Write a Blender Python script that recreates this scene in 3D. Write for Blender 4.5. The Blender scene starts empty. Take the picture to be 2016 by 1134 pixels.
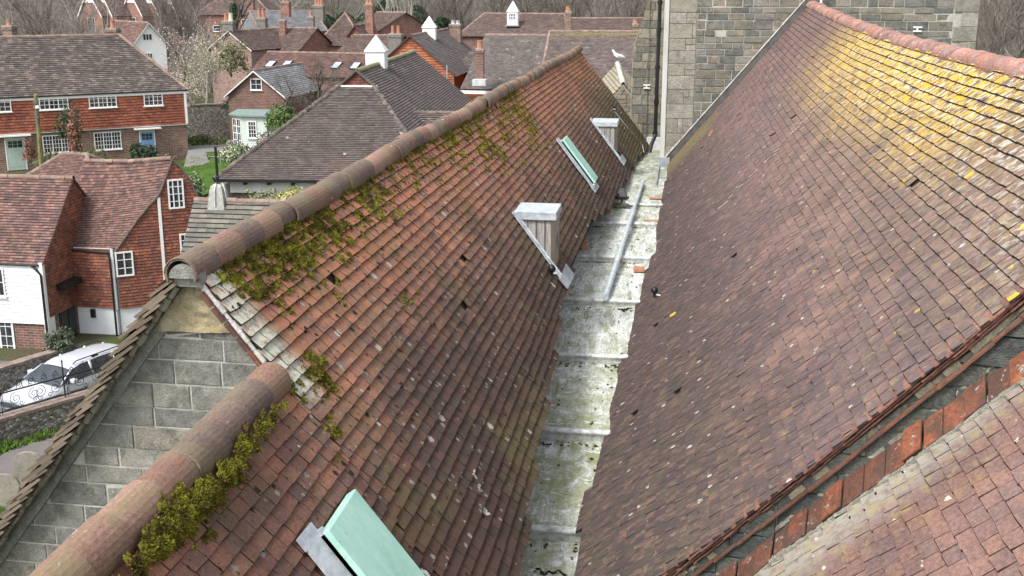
import bpy, math, random
from math import sin, cos, tan, atan, hypot, radians, pi, sqrt, exp
from mathutils import Vector, Matrix, noise as mnoise
RNG = random.Random(7)
sc = bpy.context.scene
H = 15.0                                  # height of the camera above the street
# ---------------- camera ----------------
FPX = 2233.0
PITCH = atan(587 / FPX); YAW = atan(342 / hypot(587, FPX))
cd = bpy.data.cameras.new("camera"); cam = bpy.data.objects.new("camera", cd); sc.collection.objects.link(cam)
cd.sensor_width = 36; cd.lens = FPX / 2016 * 36; cd.clip_start = .1; cd.clip_end = 3000
cam.location = (0, 0, H); cam.rotation_euler = (pi / 2 - PITCH, 0, YAW); sc.camera = cam
# ---------------- world, sun, exposure ----------------
SUN_EL, SUN_AZ = radians(52), radians(215)     # azimuth clockwise from +Y
w = bpy.data.worlds.new("World"); sc.world = w; w.use_nodes = True
nt = w.node_tree; bg = nt.nodes["Background"]
sky = nt.nodes.new("ShaderNodeTexSky"); sky.sky_type = 'NISHITA'; sky.sun_disc = False
sky.sun_elevation = SUN_EL; sky.sun_rotation = SUN_AZ; sky.dust_density = 3.0; sky.air_density = 1.0; sky.ozone_density = .6
hs = nt.nodes.new("ShaderNodeHueSaturation"); hs.inputs["Saturation"].default_value = .35
nt.links.new(sky.outputs[0], hs.inputs["Color"]); nt.links.new(hs.outputs[0], bg.inputs[0]); bg.inputs[1].default_value = .15
sl = bpy.data.lights.new("sun", 'SUN'); sl.energy = 1.5; sl.angle = radians(14); sl.color = (1, .97, .92)
so = bpy.data.objects.new("sun", sl); sc.collection.objects.link(so)
sdir = Vector((sin(SUN_AZ) * cos(SUN_EL), cos(SUN_AZ) * cos(SUN_EL), sin(SUN_EL)))
so.rotation_euler = sdir.to_track_quat('Z', 'Y').to_euler(); so.location = (0, 0, 60)
sc.view_settings.view_transform = 'Standard'; sc.view_settings.look = 'None'
sc.view_settings.exposure = 1.02; sc.view_settings.gamma = 1
# ---------------- measuring helpers: photo pixel -> point in the place ----------------
F_ = Vector((-sin(YAW) * cos(PITCH), cos(YAW) * cos(PITCH), -sin(PITCH))); R_ = Vector((cos(YAW), sin(YAW), 0)); U_ = R_.cross(F_)
def ray(u, v): return F_ + R_ * ((u - 1008) / FPX) - U_ * ((v - 567) / FPX)
def dp(u, v, t): return ray(u, v) * t
def gp(u, v, z): r = ray(u, v); return r * (z / r.z)
def yp(u, v, Y): r = ray(u, v); return r * (Y / r.y)
def xp(u, v, X): r = ray(u, v); return r * (X / r.x)
def pp(u, v, O, n): r = ray(u, v); return r * (O.dot(n) / r.dot(n))
G = -H
# ---------------- scene graph ----------------
def setp(o, label=None, cat=None, group=None, kind=None):
    if label: o["label"] = label
    if cat: o["category"] = cat
    if group: o["group"] = group
    if kind: o["kind"] = kind
    return o
TR = {}
def thing(name, label, cat, loc, rotz=0, group=None):
    o = bpy.data.objects.new(name, None); sc.collection.objects.link(o)
    o.empty_display_size = .2
    o.location = (loc[0], loc[1], loc[2] + H); o.rotation_euler = (0, 0, rotz)
    setp(o, label, cat, group)
    TR[o.name] = Matrix.Translation(Vector(loc)) @ Matrix.Rotation(rotz, 4, 'Z')
    return o
def copy_tree(o, parent=None, loc=None, rotz=None, label=None, scale=None):
    c = o.copy(); sc.collection.objects.link(c); c.parent = parent
    for ch in list(o.children): copy_tree(ch, c)
    if loc is not None: c.location = (loc[0], loc[1], loc[2] + H)
    if rotz is not None: c.rotation_euler = (0, 0, rotz)
    if scale: c.scale = (scale,) * 3 if not hasattr(scale, '__len__') else scale
    if label: c["label"] = label
    return c
class MB:
    def __init__(s): s.v = []; s.f = []; s.uv = []; s.mi = []
    def face(s, pts, uv=None, m=0):
        b = len(s.v); s.v += [tuple(p) for p in pts]; s.f.append(tuple(range(b, b + len(pts))))
        s.uv += (uv or [(0, 0)] * len(pts)); s.mi.append(m)
    def raw(s, vs, fs, uvs=None, m=0):
        b = len(s.v); s.v += [tuple(p) for p in vs]
        for f in fs:
            s.f.append(tuple(b + i for i in f)); s.mi.append(m)
            s.uv += [uvs[i] for i in f] if uvs else [(0, 0)] * len(f)
    def box(s, a, b, m=0):
        x0, y0, z0 = a; x1, y1, z1 = b
        v = [(x0, y0, z0), (x1, y0, z0), (x1, y1, z0), (x0, y1, z0), (x0, y0, z1), (x1, y0, z1), (x1, y1, z1), (x0, y1, z1)]
        s.raw(v, [(3, 2, 1, 0), (4, 5, 6, 7), (0, 1, 5, 4), (1, 2, 6, 5), (2, 3, 7, 6), (3, 0, 4, 7)], m=m)
    def obox(s, O, X, Y, Z, m=0):
        O = Vector(O); v = [O, O + X, O + X + Y, O + Y]; v = v + [p + Z for p in v]
        s.raw(v, [(3, 2, 1, 0), (4, 5, 6, 7), (0, 1, 5, 4), (1, 2, 6, 5), (2, 3, 7, 6), (3, 0, 4, 7)], m=m)
    def prism(s, poly, d, m=0):          # planar polygon extruded by vector d
        n = len(poly); P = [Vector(p) for p in poly]; Q = [p + Vector(d) for p in P]
        s.raw(P + Q, [tuple(range(n))[::-1], tuple(range(n, 2 * n))] + [(i, (i + 1) % n, n + (i + 1) % n, n + i) for i in range(n)], m=m)
    def tube(s, pts, rs, n=8, caps=True, m=0):
        pts = [Vector(p) for p in pts]
        if not hasattr(rs, '__len__'): rs = [rs] * len(pts)
        b = len(s.v); up = None
        for i, p in enumerate(pts):
            d = (pts[min(i + 1, len(pts) - 1)] - pts[max(i - 1, 0)]).normalized()
            if up is None: up = Vector((0, 0, 1)) if abs(d.z) < .9 else Vector((1, 0, 0))
            x = d.cross(up).normalized(); y = x.cross(d); up = y
            for k in range(n):
                a = 2 * pi * k / n; s.v.append(tuple(p + (x * cos(a) + y * sin(a)) * rs[i]))
        for i in range(len(pts) - 1):
            for k in range(n):
                s.f.append((b + i * n + k, b + i * n + (k + 1) % n, b + (i + 1) * n + (k + 1) % n, b + (i + 1) * n + k)); s.mi.append(m)
                L = i * .3; s.uv += [(k / n, L), ((k + 1) / n, L), ((k + 1) / n, L + .3), (k / n, L + .3)]
        if caps:
            for o in (0, (len(pts) - 1) * n):
                s.f.append(tuple(b + o + k for k in range(n))); s.mi.append(m); s.uv += [(0, 0)] * n
    def lathe(s, c, prof, n=12, m=0):    # prof: (r, z)
        b = len(s.v); c = Vector(c)
        for r, z in prof:
            for k in range(n): a = 2 * pi * k / n; s.v.append((c.x + r * cos(a), c.y + r * sin(a), c.z + z))
        for i in range(len(prof) - 1):
            for k in range(n):
                s.f.append((b + i * n + k, b + i * n + (k + 1) % n, b + (i + 1) * n + (k + 1) % n, b + (i + 1) * n + k)); s.mi.append(m); s.uv += [(0, 0)] * 4
        s.f.append(tuple(b + (len(prof) - 1) * n + k for k in range(n))); s.mi.append(m); s.uv += [(0, 0)] * n
    def build(s, name, mats, parent=None, local=False, origin=None, smooth=False, bevel=0):
        me = bpy.data.meshes.new(name)
        vs = [Vector(v) for v in s.v]
        if parent is not None:
            if not local:
                q = parent; Mx = Matrix.Identity(4); chain = []
                while q is not None: chain.append(q); q = q.parent
                top = chain[-1]; Mx = TR[top.name]
                for c in chain[:-1]: Mx = Mx @ Matrix.Translation(c.location)
                Mi = Mx.inverted(); vs = [Mi @ v for v in vs]
            loc = (0, 0, 0)
        else:
            O = Vector(origin) if origin is not None else Vector((0, 0, 0))
            if not local: vs = [v - O for v in vs]
            loc = (O.x, O.y, O.z + H)
        me.from_pydata(vs, [], s.f)
        uvl = me.uv_layers.new(name="UVMap")
        flat = [c for t in s.uv for c in t]
        if len(flat) == len(uvl.data) * 2: uvl.data.foreach_set("uv", flat)
        mats = list(mats) if isinstance(mats, (list, tuple)) else [mats]
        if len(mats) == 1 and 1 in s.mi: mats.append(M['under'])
        for m in mats: me.materials.append(m)
        if len(mats) > 1: me.polygons.foreach_set("material_index", s.mi)
        if smooth: me.polygons.foreach_set("use_smooth", [True] * len(me.polygons))
        me.update()
        o = bpy.data.objects.new(name, me); sc.collection.objects.link(o)
        o.location = loc; o.parent = parent
        if bevel:
            b = o.modifiers.new("bevel", 'BEVEL'); b.width = bevel; b.segments = 2; b.limit_method = 'ANGLE'
        if parent is None: TR[o.name] = Matrix.Translation(Vector(loc) - Vector((0, 0, H)))
        return o
# ---------------- materials ----------------
class NB:
    def __init__(s, name, rough=.85, spec=.3, metal=0):
        s.m = bpy.data.materials.new(name); s.m.use_nodes = True; s.t = s.m.node_tree
        s.b = s.t.nodes["Principled BSDF"]; s.b.inputs["Roughness"].default_value = rough
        s.b.inputs["Specular IOR Level"].default_value = spec; s.b.inputs["Metallic"].default_value = metal
        s.c = {}
    def n(s, ty, **k):
        x = s.t.nodes.new("ShaderNode" + ty)
        for a, b in k.items(): setattr(x, a, b)
        return x
    def put(s, sock, v):
        if isinstance(v, bpy.types.NodeSocket): s.t.links.new(v, sock)
        elif hasattr(v, '__len__') and len(v) == 3 and sock.type == 'RGBA': sock.default_value = (*v, 1)
        else: sock.default_value = v
    def co(s, kind='Object'):
        if kind not in s.c:
            if 'tc' not in s.c: s.c['tc'] = s.n("TexCoord")
            s.c[kind] = s.c['tc'].outputs[kind]
        return s.c[kind]
    def map(s, vec, sc=(1, 1, 1), rot=(0, 0, 0), loc=(0, 0, 0)):
        x = s.n("Mapping"); s.put(x.inputs[0], vec); x.inputs["Scale"].default_value = sc; x.inputs["Rotation"].default_value = rot; x.inputs["Location"].default_value = loc
        return x.outputs[0]
    def noise(s, vec, scale=5, detail=4, rough=.6, dist=0):
        x = s.n("TexNoise"); s.put(x.inputs["Vector"], vec); x.inputs["Scale"].default_value = scale; x.inputs["Detail"].default_value = detail
        x.inputs["Roughness"].default_value = rough; x.inputs["Distortion"].default_value = dist
        return x.outputs["Fac"]
    def vor(s, vec, scale=5, rand=1, feature='F1'):
        x = s.n("TexVoronoi"); x.feature = feature; s.put(x.inputs["Vector"], vec); x.inputs["Scale"].default_value = scale; x.inputs["Randomness"].default_value = rand
        return x
    def ramp(s, fac, stops, mode='LINEAR'):
        x = s.n("ValToRGB"); x.color_ramp.interpolation = mode; e = x.color_ramp.elements
        while len(e) < len(stops): e.new(.5)
        for i, (p, c) in enumerate(stops):
            e[i].position = p; e[i].color = (c, c, c, 1) if not hasattr(c, '__len__') else (*c, 1)
        s.put(x.inputs[0], fac); return x.outputs[0]
    def mix(s, f, a, b, mode='MIX'):
        x = s.n("MixRGB"); x.blend_type = mode; s.put(x.inputs[0], f); s.put(x.inputs[1], a); s.put(x.inputs[2], b); return x.outputs[0]
    def math(s, op, a, b=0, c=0, clamp=False):
        x = s.n("Math"); x.operation = op; x.use_clamp = clamp; s.put(x.inputs[0], a); s.put(x.inputs[1], b); s.put(x.inputs[2], c); return x.outputs[0]
    def band(s, v, a, b): # smooth 0->1 between a and b (a may exceed b)
        x = s.n("MapRange"); x.interpolation_type = 'SMOOTHSTEP'; s.put(x.inputs["Value"], v)
        lo, hi, o0, o1 = (a, b, 0, 1) if a < b else (b, a, 1, 0)
        x.inputs["From Min"].default_value = lo; x.inputs["From Max"].default_value = hi; x.inputs["To Min"].default_value = o0; x.inputs["To Max"].default_value = o1
        return x.outputs[0]
    def mul(s, *a):
        r = a[0]
        for b in a[1:]: r = s.math('MULTIPLY', r, b)
        return r
    def xyz(s, vec):
        x = s.n("SeparateXYZ"); s.put(x.inputs[0], vec); return x.outputs
    def island(s):
        if 'isl' not in s.c: s.c['isl'] = s.n("NewGeometry").outputs["Random Per Island"]
        return s.c['isl']
    def bump(s, h, strength=.3, dist=.01):
        x = s.n("Bump"); x.inputs["Strength"].default_value = strength; x.inputs["Distance"].default_value = dist; s.put(x.inputs["Height"], h); s.put(s.b.inputs["Normal"], x.outputs[0])
    def out(s, c): s.put(s.b.inputs["Base Color"], c); return s.m
def plain(name, col, rough=.6, var=.12, scale=6, metal=0, spec=.4, bump=0, streak=False):
    N = NB(name, rough, spec, metal); v = N.co()
    if streak: v = N.map(v, (1, 1, .15))
    f = N.noise(v, scale, 5, .65)
    c = N.ramp(f, [(.25, tuple(x * (1 - var * 1.6) for x in col)), (.5, col), (.75, tuple(min(1, x * (1 + var)) for x in col))])
    if bump: N.bump(N.noise(N.co(), scale * 6, 5), bump, .02)
    return N.out(c)
def tilemat(name, cols, patches=(), uv=True, big=1.0, rough=.85, contrast=1.0, bumpv=.5, specks=0.0):
    """fired clay: every tile its own tint; patches = (builder of mask, colour) laid on top"""
    N = NB(name, rough, .25); v = N.co('UV') if uv else N.co()
    isl = N.island(); k = len(cols)
    base = N.ramp(isl, [(i / k, c) for i, c in enumerate(cols)], 'CONSTANT')
    avg = tuple(sum(c[i] for c in cols) / k for i in range(3))
    base = N.mix(max(0, 1 - .85 * contrast), base, avg)
    f = N.noise(v, 30, 5, .7); base = N.mix(.75, base, N.ramp(f, [(.32, .25), (.68, .74)]), 'OVERLAY'); f3 = N.noise(v, 120, 3, .8); base = N.mix(.5, base, N.ramp(f3, [(.35, .28), (.65, .72)]), 'OVERLAY')
    f2 = N.noise(v, 1.1 * big, 5, .65); base = N.mix(.6, base, N.ramp(f2, [(.3, .3), (.7, .7)]), 'OVERLAY')
    for fn, col in patches: base = N.mix(fn(N, v), base, col)
    if specks: 
        s = N.ramp(N.noise(v, 55, 2, .5), [(.66, 0), (.72, specks)]); base = N.mix(s, base, (.03, .028, .02))
    N.bump(N.noise(v, 60, 4, .7), bumpv, .006)
    return N.out(base)
def spots(scale, size, density, seed=0, thr=None):
    def fn(N, v):
        vv = N.map(v, loc=(seed * 3.7, seed * 1.3, 0)); x = N.vor(vv, scale); xx = N.xyz(x.outputs["Color"])
        wob = N.math('ADD', x.outputs["Distance"], N.math('MULTIPLY', N.math('SUBTRACT', N.noise(v, scale * 5, 3, .6), .5), .45))
        r = N.math('MULTIPLY', xx[1], size)
        m = N.math('LESS_THAN', wob, r); g = N.math('LESS_THAN', xx[0], density)
        return N.mul(m, g)
    return fn
def blotch(scale, lo, hi, amt=1, stretch=(1, 1, 1), seed=0):
    return lambda N, v: N.math('MULTIPLY', N.ramp(N.noise(N.map(v, stretch, loc=(seed * 5.1, seed * 2.3, 0)), scale, 6, .7), [(lo, 0), (hi, 1)]), amt)
def zone(ux=None, vy=None, amt=1.0, tex=None, dirt=0):
    def fn(N, v):
        x = N.xyz(v); r = amt; wob = N.math('MULTIPLY', N.math('SUBTRACT', N.noise(v, .9, 4, .6), .5), dirt) if dirt else None
        for sck, rg in ((x[0], ux), (x[1], vy)):
            if rg:
                s_ = N.math('ADD', sck, wob) if dirt else sck
                for a, b in rg: r = N.math('MULTIPLY', N.band(s_, a, b), r)
        if tex: r = N.math('MULTIPLY', tex(N, v), r)
        return r
    return fn
def brickmat(name, c1, c2, mortar, bw=.225, bh=.075, ms=.012, axes='XZ', rough=.9, bump=.5, spec=.2, stain=None):
    """brick in metres on walls; uses object coords with x along wall chosen from the normal"""
    N = NB(name, rough, spec); o = N.xyz(N.co()); nx = N.xyz(N.n("NewGeometry").outputs["Normal"])
    tcn = N.xyz(N.co('Normal'))
    side = N.math('GREATER_THAN', N.math('ABSOLUTE', tcn[0]), N.math('ABSOLUTE', tcn[1]))
    x = N.n("CombineXYZ"); N.put(x.inputs[0], N.mix(side, o[0], o[1])); N.put(x.inputs[1], o[2])
    # MixRGB of scalars is fine: grey values
    b = N.n("TexBrick"); N.put(b.inputs["Vector"], x.outputs[0]); N.put(b.inputs["Color1"], c1); N.put(b.inputs["Color2"], c2); N.put(b.inputs["Mortar"], mortar)
    b.inputs["Scale"].default_value = 1; b.inputs["Brick Width"].default_value = bw; b.inputs["Row Height"].default_value = bh; b.inputs["Mortar Size"].default_value = ms
    b.inputs["Mortar Smooth"].default_value = .2; b.inputs["Bias"].default_value = 0
    c = N.mix(.5, b.outputs["Color"], N.ramp(N.noise(N.co(), 2.2, 6, .7), [(.3, .3), (.7, .7)]), 'OVERLAY')
    c = N.mix(.5, c, N.ramp(N.noise(N.co(), 25, 3, .7), [(.3, .35), (.7, .65)]), 'OVERLAY')
    if stain: c = N.mix(N.ramp(N.noise(N.co(), 1.3, 5, .7), [(.5, 0), (.68, .6)]), c, stain)
    N.bump(N.math('ADD', b.outputs["Fac"], N.math('MULTIPLY', N.noise(N.co(), 30, 3), -.5)), -bump, .01)
    return N.out(c)
def stonemat(name, cols, lichen=(.3, .29, .2), dark=(.06, .065, .06), bump=1.0, sc_=1.0, uv=False):
    N = NB(name, .92, .2); v = N.co('UV') if uv else N.co(); k = len(cols)
    c = N.ramp(N.island(), [(i / k, x) for i, x in enumerate(cols)], 'CONSTANT')
    c = N.mix(.6, c, N.ramp(N.noise(v, 7 * sc_, 6, .75), [(.28, .25), (.72, .75)]), 'OVERLAY')
    c = N.mix(.65, c, N.ramp(N.noise(N.map(v, (1, 1, 2.2)), 34 * sc_, 5, .8), [(.34, .2), (.66, .8)]), 'OVERLAY')
    c = N.mix(N.ramp(N.noise(v, 3.1 * sc_, 6, .75), [(.5, 0), (.66, .7)]), c, dark)
    c = N.mix(N.ramp(N.noise(N.map(v, loc=(9, 3, 1)), 4.2 * sc_, 6, .75), [(.52, 0), (.72, .55)]), c, lichen)
    h = N.math('ADD', N.noise(v, 18 * sc_, 6, .75), N.math('MULTIPLY', N.noise(N.map(v, (1, 1, 3)), 45 * sc_, 3, .7), .5))
    N.bump(h, bump, .03 / sc_)
    return N.out(c)
def glassmat(name, col=(.03, .035, .04), rough=.08):
    N = NB(name, rough, .8); return N.out(N.ramp(N.noise(N.co(), 1.5, 2), [(.35, tuple(c * .5 for c in col)), (.65, tuple(min(1, c * 2.2) for c in col))]))
M = {}
M['white'] = plain('white_paint', (.78, .78, .76), .5, .05, 3)
M['offwhite'] = plain('weathered_white', (.7, .7, .67), .6, .12, 2, streak=True)
M['glass'] = glassmat('window_glass')
M['glass_sky'] = glassmat('roof_glass', (.3, .38, .45), .05)
M['black'] = plain('black_iron', (.015, .015, .017), .4, .2, 5)
M['lead'] = plain('lead_sheet', (.34, .37, .4), .45, .25, 4, metal=.25, bump=.2)
M['leadpale'] = plain('pale_lead', (.55, .57, .58), .6, .22, 5, bump=.2)
N = NB('green_copper', .5, .35); c = N.ramp(N.noise(N.map(N.co(), (1, 2.5, 1)), 2.2, 6, .7), [(.3, (.3, .56, .46)), (.5, (.4, .68, .57)), (.7, (.5, .76, .66))])
c = N.mix(N.ramp(N.noise(N.co(), 5, 6, .8), [(.56, 0), (.72, .45)]), c, (.2, .36, .31)); c = N.mix(N.ramp(N.noise(N.co(), 26, 3, .7), [(.66, 0), (.7, .6)]), c, (.12, .16, .13)); N.bump(N.noise(N.co(), 7, 4), .12, .02); M['copper'] = N.out(c)
M['mortar'] = plain('lime_mortar', (.3, .28, .23), .95, .35, 6, bump=.8)
M['mortarpale'] = plain('pale_mortar', (.5, .49, .45), .95, .3, 8, bump=.8)
M['bark'] = plain('bare_bark', (.13, .115, .095), .95, .35, 3)
M['barkpale'] = plain('pale_bark', (.26, .245, .21), .95, .3, 3)
M['twig'] = plain('twig_bark', (.12, .105, .088), .95, .25, 1)
M['timber'] = plain('weathered_timber', (.12, .1, .08), .9, .4, 4, streak=True, bump=.3)
M['under'] = plain('lap_shade_algae', (.03, .023, .018), .95, .4, 14)  # near-black that paints shade and algae at tile laps, also backing below tiles
M['dark'] = plain('dark_void', (.02, .02, .02), .9, .2, 4)
# ---------------- tile fields ----------------
def tilefield(mb, P, a0, a1, S0, S1, g, w, thick=.012, lift=.031, keep=None, seed=1, gap=.0055, slip=.0022, missing=.0, along=None, uvf=None, dash=None, wf=(.004, .012)):
    """laps of single tiles laid on the surface P(a, s): a along the eaves, s down the slope"""
    r = random.Random(seed); n = int(round((S1 - S0) / g)); e = .02
    for i in range(n):
        s0 = S0 + i * g; s1 = s0 + g; A0 = a0(s1) if callable(a0) else a0; A1 = a1(s1) if callable(a1) else a1
        j0 = int(math.floor(A0 / w)) - 1; ro = r.uniform(-.012, .012); a = (j0 + (.5 if i % 2 else 0)) * w + ro
        while a < A1:
            wj = w * r.uniform(.95, 1.05); lo = max(a, A0); hi = min(a + wj - gap * r.uniform(.4, 1.8), A1); am = (lo + hi) / 2; na = a + wj
            if hi - lo < .03 or (keep and not keep(am, s1)) or (missing and r.random() < missing): a = na; continue
            d = r.gauss(0, slip); tw = r.gauss(0, slip * .8); h = lift + r.gauss(0, .0022); h2 = h + r.gauss(0, .0015)
            sl = (s0 - .012, s1 + d - tw, s1 + d + tw)
            p0 = P(lo, sl[0]); p1 = P(hi, sl[0]); p2 = P(hi, sl[2]); p3 = P(lo, sl[1])
            nn = (P(am + e, s0) - P(am - e, s0)).cross(P(am, s1) - P(am, s0)).normalized()
            if nn.z < 0: nn = -nn
            m_ = (p2 + p3) / 2 + nn * (.5 * (h + h2) - .001)
            td = (p3 - p0).normalized(); w1_ = r.uniform(*wf); w2_ = r.uniform(*wf); V = [p0 + nn * .007, p1 + nn * .007, p2 + nn * h, p3 + nn * h2, p2 + td * w1_ + nn * .0085, p3 + td * w2_ + nn * .0085]
            u = [(lo, sl[0]), (hi, sl[0]), (hi, sl[2]), (lo, sl[1]), (hi, sl[2]), (lo, sl[1])]
            if uvf: u = [uvf(*q) for q in u]
            mb.raw(V, [(0, 1, 2, 3), (3, 2, 4, 5), (0, 3, 5), (1, 4, 2)], u); mb.mi[-3] = 1; mb.mi[-2] = 1; mb.mi[-1] = 1  # fillet and side faces near-black: lap shade put into the colour, with algae
            if dash is not None: dash.append((p3, p0, nn, h2, lo, s1))
            a = na
def surface(mb, P, a0, a1, s0, s1, na, ns, off=-.012):
    e = .02; V = []; 
    for j in range(ns + 1):
        for i in range(na + 1):
            s = s0 + (s1 - s0) * j / ns; A0 = a0(s) if callable(a0) else a0; A1 = a1(s) if callable(a1) else a1; a = A0 + (A1 - A0) * i / na
            nn = (P(a + e, s) - P(a - e, s)).cross(P(a, s + e) - P(a, s)).normalized()
            if nn.z < 0: nn = -nn
            V.append(P(a, s) + nn * off)
    k = na + 1
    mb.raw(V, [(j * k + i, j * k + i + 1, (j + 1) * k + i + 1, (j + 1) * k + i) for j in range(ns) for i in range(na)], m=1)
def clip2(poly, subj):
    """convex clip (Sutherland-Hodgman), both CCW 2-D"""
    out = subj
    for i in range(len(poly)):
        ax, ay = poly[i]; bx, by = poly[(i + 1) % len(poly)]; ins = out; out = []
        if not ins: return []
        f = lambda p: (bx - ax) * (p[1] - ay) - (by - ay) * (p[0] - ax)
        for k in range(len(ins)):
            p = ins[k]; q = ins[(k + 1) % len(ins)]; fp = f(p); fq = f(q)
            if fp >= -1e-9: out.append(p)
            if (fp > 1e-9 and fq < -1e-9) or (fp < -1e-9 and fq > 1e-9):
                t = fp / (fp - fq); out.append((p[0] + (q[0] - p[0]) * t, p[1] + (q[1] - p[1]) * t))
    return out
def frame_of(poly, n=None):
    P = [Vector(p) for p in poly]
    if n is None:
        n = Vector((0, 0, 0))
        for i in range(len(P)): n += P[i].cross(P[(i + 1) % len(P)])
        n.normalize()
    X = Vector((0, 0, 1)).cross(n)
    X = X.normalized() if X.length > 1e-4 else Vector((1, 0, 0)); Y = n.cross(X)
    return P, n, X, Y
def poly2(poly, n=None):
    P, n, X, Y = frame_of(poly, n); O = P[0]
    q = [((p - O).dot(X), (p - O).dot(Y)) for p in P]
    ar = sum(q[i][0] * q[(i + 1) % len(q)][1] - q[(i + 1) % len(q)][0] * q[i][1] for i in range(len(q)))
    if ar < 0: q = q[::-1]
    return O, n, X, Y, q
def tilepoly(mb, poly, g=.11, w=.17, lift=.02, seed=1, n=None, gap=.006, wob=.004, base=True, sag=0, gy=.17):
    """hung or roof tiles over any convex planar polygon"""
    O, n, X, Y, q = poly2(poly, n); r = random.Random(seed)
    x0 = min(p[0] for p in q); x1 = max(p[0] for p in q); y0 = min(p[1] for p in q); y1 = max(p[1] for p in q)
    mb.face([O + X * a + Y * b + n * .001 for a, b in q], q, m=1)  # dark backing left showing between courses, painted shade of the tile lips
    gy = gy * g
    rows = int((y1 - y0) / g) + 1
    for i in range(rows):
        ya = y0 + i * g; yb = ya + g; x = x0 - w * (1 + (i % 2) * .5) + r.uniform(-.02, .02)
        while x < x1:
            wj = w * r.uniform(.93, 1.07); dy = r.gauss(0, wob); ly = max(ya + dy, y0)
            c = clip2(q, [(x, ly), (x + wj - gap, ly), (x + wj - gap, yb - gy), (x, yb - gy)]); x += wj
            if len(c) < 3: continue
            L = lift * r.uniform(.8, 1.2)
            hh = lambda y: .003 + L * max(0., 1 - (y - ly) / g)
            V = [O + X * a + Y * b + n * hh(b) for a, b in c]; m = len(c); F = [tuple(range(m))]; uv = list(c)
            for k in range(m):
                if abs(c[k][1] - ly) < 1e-6 and abs(c[(k + 1) % m][1] - ly) < 1e-6:
                    b = len(V); V += [O + X * c[k][0] + Y * ly + n * .001, O + X * c[(k + 1) % m][0] + Y * ly + n * .001]; uv += [c[k], c[(k + 1) % m]]
                    F.append((k, (k + 1) % m, b + 1, b))
            mb.raw(V, F, uv)
def blocks(mb, poly, hs=(.2, .26), ws=(.3, .6), gap=.012, out=.03, jit=.008, seed=1, n=None, cham=.008, y_from=None):
    """coursed stone blocks standing proud of a wall polygon"""
    O, n, X, Y, q = poly2(poly, n); r = random.Random(seed)
    x0 = min(p[0] for p in q); x1 = max(p[0] for p in q); y = min(p[1] for p in q); y1 = max(p[1] for p in q)
    while y < y1:
        h = r.uniform(*hs); x = x0 - r.uniform(0, ws[1])
        while x < x1:
            ww = r.uniform(*ws); z = out + r.gauss(0, jit)
            lo = clip2(q, [(x, y), (x + ww - gap, y), (x + ww - gap, y + h - gap), (x, y + h - gap)])
            if len(lo) >= 3:
                cx = sum(p[0] for p in lo) / len(lo); cy = sum(p[1] for p in lo) / len(lo); V = []
                rx = max(.02, max(abs(p[0] - cx) for p in lo)); ry = max(.02, max(abs(p[1] - cy) for p in lo))
                m = len(lo)
                for a, b in lo: V.append(O + X * a + Y * b)
                for a, b in lo:
                    V.append(O + X * a + Y * b + n * (z - cham))
                for a, b in lo:
                    aa = cx + (a - cx) * (1 - cham / rx) + r.uniform(-.003, .003); bb = cy + (b - cy) * (1 - cham / ry) + r.uniform(-.003, .003); V.append(O + X * aa + Y * bb + n * (z + r.uniform(-.003, .003)))
                uv = list(lo) * 3
                F = [tuple(range(2 * m, 3 * m))] + [(k, (k + 1) % m, m + (k + 1) % m, m + k) for k in range(m)] + [(m + k, m + (k + 1) % m, 2 * m + (k + 1) % m, 2 * m + k) for k in range(m)]
                mb.raw(V, F, uv)
            x += ww
        y += h
def ridge(mb, pts, r0=.15, L=.42, lift=0, flat=1.0, seed=3, n=10, jit=.01, arc=(-.15, 1.15), over=.03, thick=.018, joint=None):
    """half-round tiles bedded end to end along a line"""
    r = random.Random(seed); pts = [Vector(p) for p in pts]
    seg = [(pts[i + 1] - pts[i]).length for i in range(len(pts) - 1)]; tot = sum(seg)
    def at(d):
        for i, l in enumerate(seg):
            if d <= l or i == len(seg) - 1: return pts[i] + (pts[i + 1] - pts[i]) * (d / l)
            d -= l
    k = max(1, round(tot / L)); st = tot / k
    for i in range(k):
        a = at(max(0, i * st)); b = at(min(tot, (i + 1) * st + over)); d = (b - a).normalized()
        X = d.cross(Vector((0, 0, 1))).normalized(); Z = X.cross(d)
        off = X * r.gauss(0, jit) + Z * r.gauss(0, jit * .7); ra = r0 * 1.04; rb = r0 * .96; V = []; uv = []
        if joint is not None and r.random() < .8: joint.append(MB()); joint[-1].tube([a + off + (X * cos(pi * (.02 + .96 * q / 10)) + Z * sin(pi * (.02 + .96 * q / 10)) * flat) * (rb - .001 + r.uniform(-.002, .002)) for q in range(11)], [.004 + r.uniform(0, .006) for q in range(11)], 4)
        for p, rr in ((a, rb), (b, ra)):
            for t_ in (rr, rr - thick):
                for q in range(n + 1):
                    an = pi * (arc[0] + (arc[1] - arc[0]) * q / n)
                    V.append(p + off + X * cos(an) * t_ + Z * sin(an) * t_ * flat); uv.append((i * st + (0 if p is a else st), q * .05))
        F = []
        m = n + 1
        for q in range(n):
            F += [(q, q + 1, 2 * m + q + 1, 2 * m + q), (m + q, 3 * m + q, 3 * m + q + 1, m + q + 1), (q, m + q, m + q + 1, q + 1), (2 * m + q, 2 * m + q + 1, 3 * m + q + 1, 3 * m + q)]
        F += [(0, 2 * m, 3 * m, m), (n, m + n, 3 * m + n, 2 * m + n)]
        mb.raw(V, F, uv)
# ================= CHURCH =================
church = thing('church', 'old stone church with twin clay tiled roofs, lead valley gutter and square stone tower', 'church', (0, 20, G))
def wave(a, s, amp=.03, k=0): return amp * (mnoise.noise(Vector((a * .33 + k, s * .42, 1.7 + k))) + .5 * mnoise.noise(Vector((a * .9 + k, s * .8, 5.1))))
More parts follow.
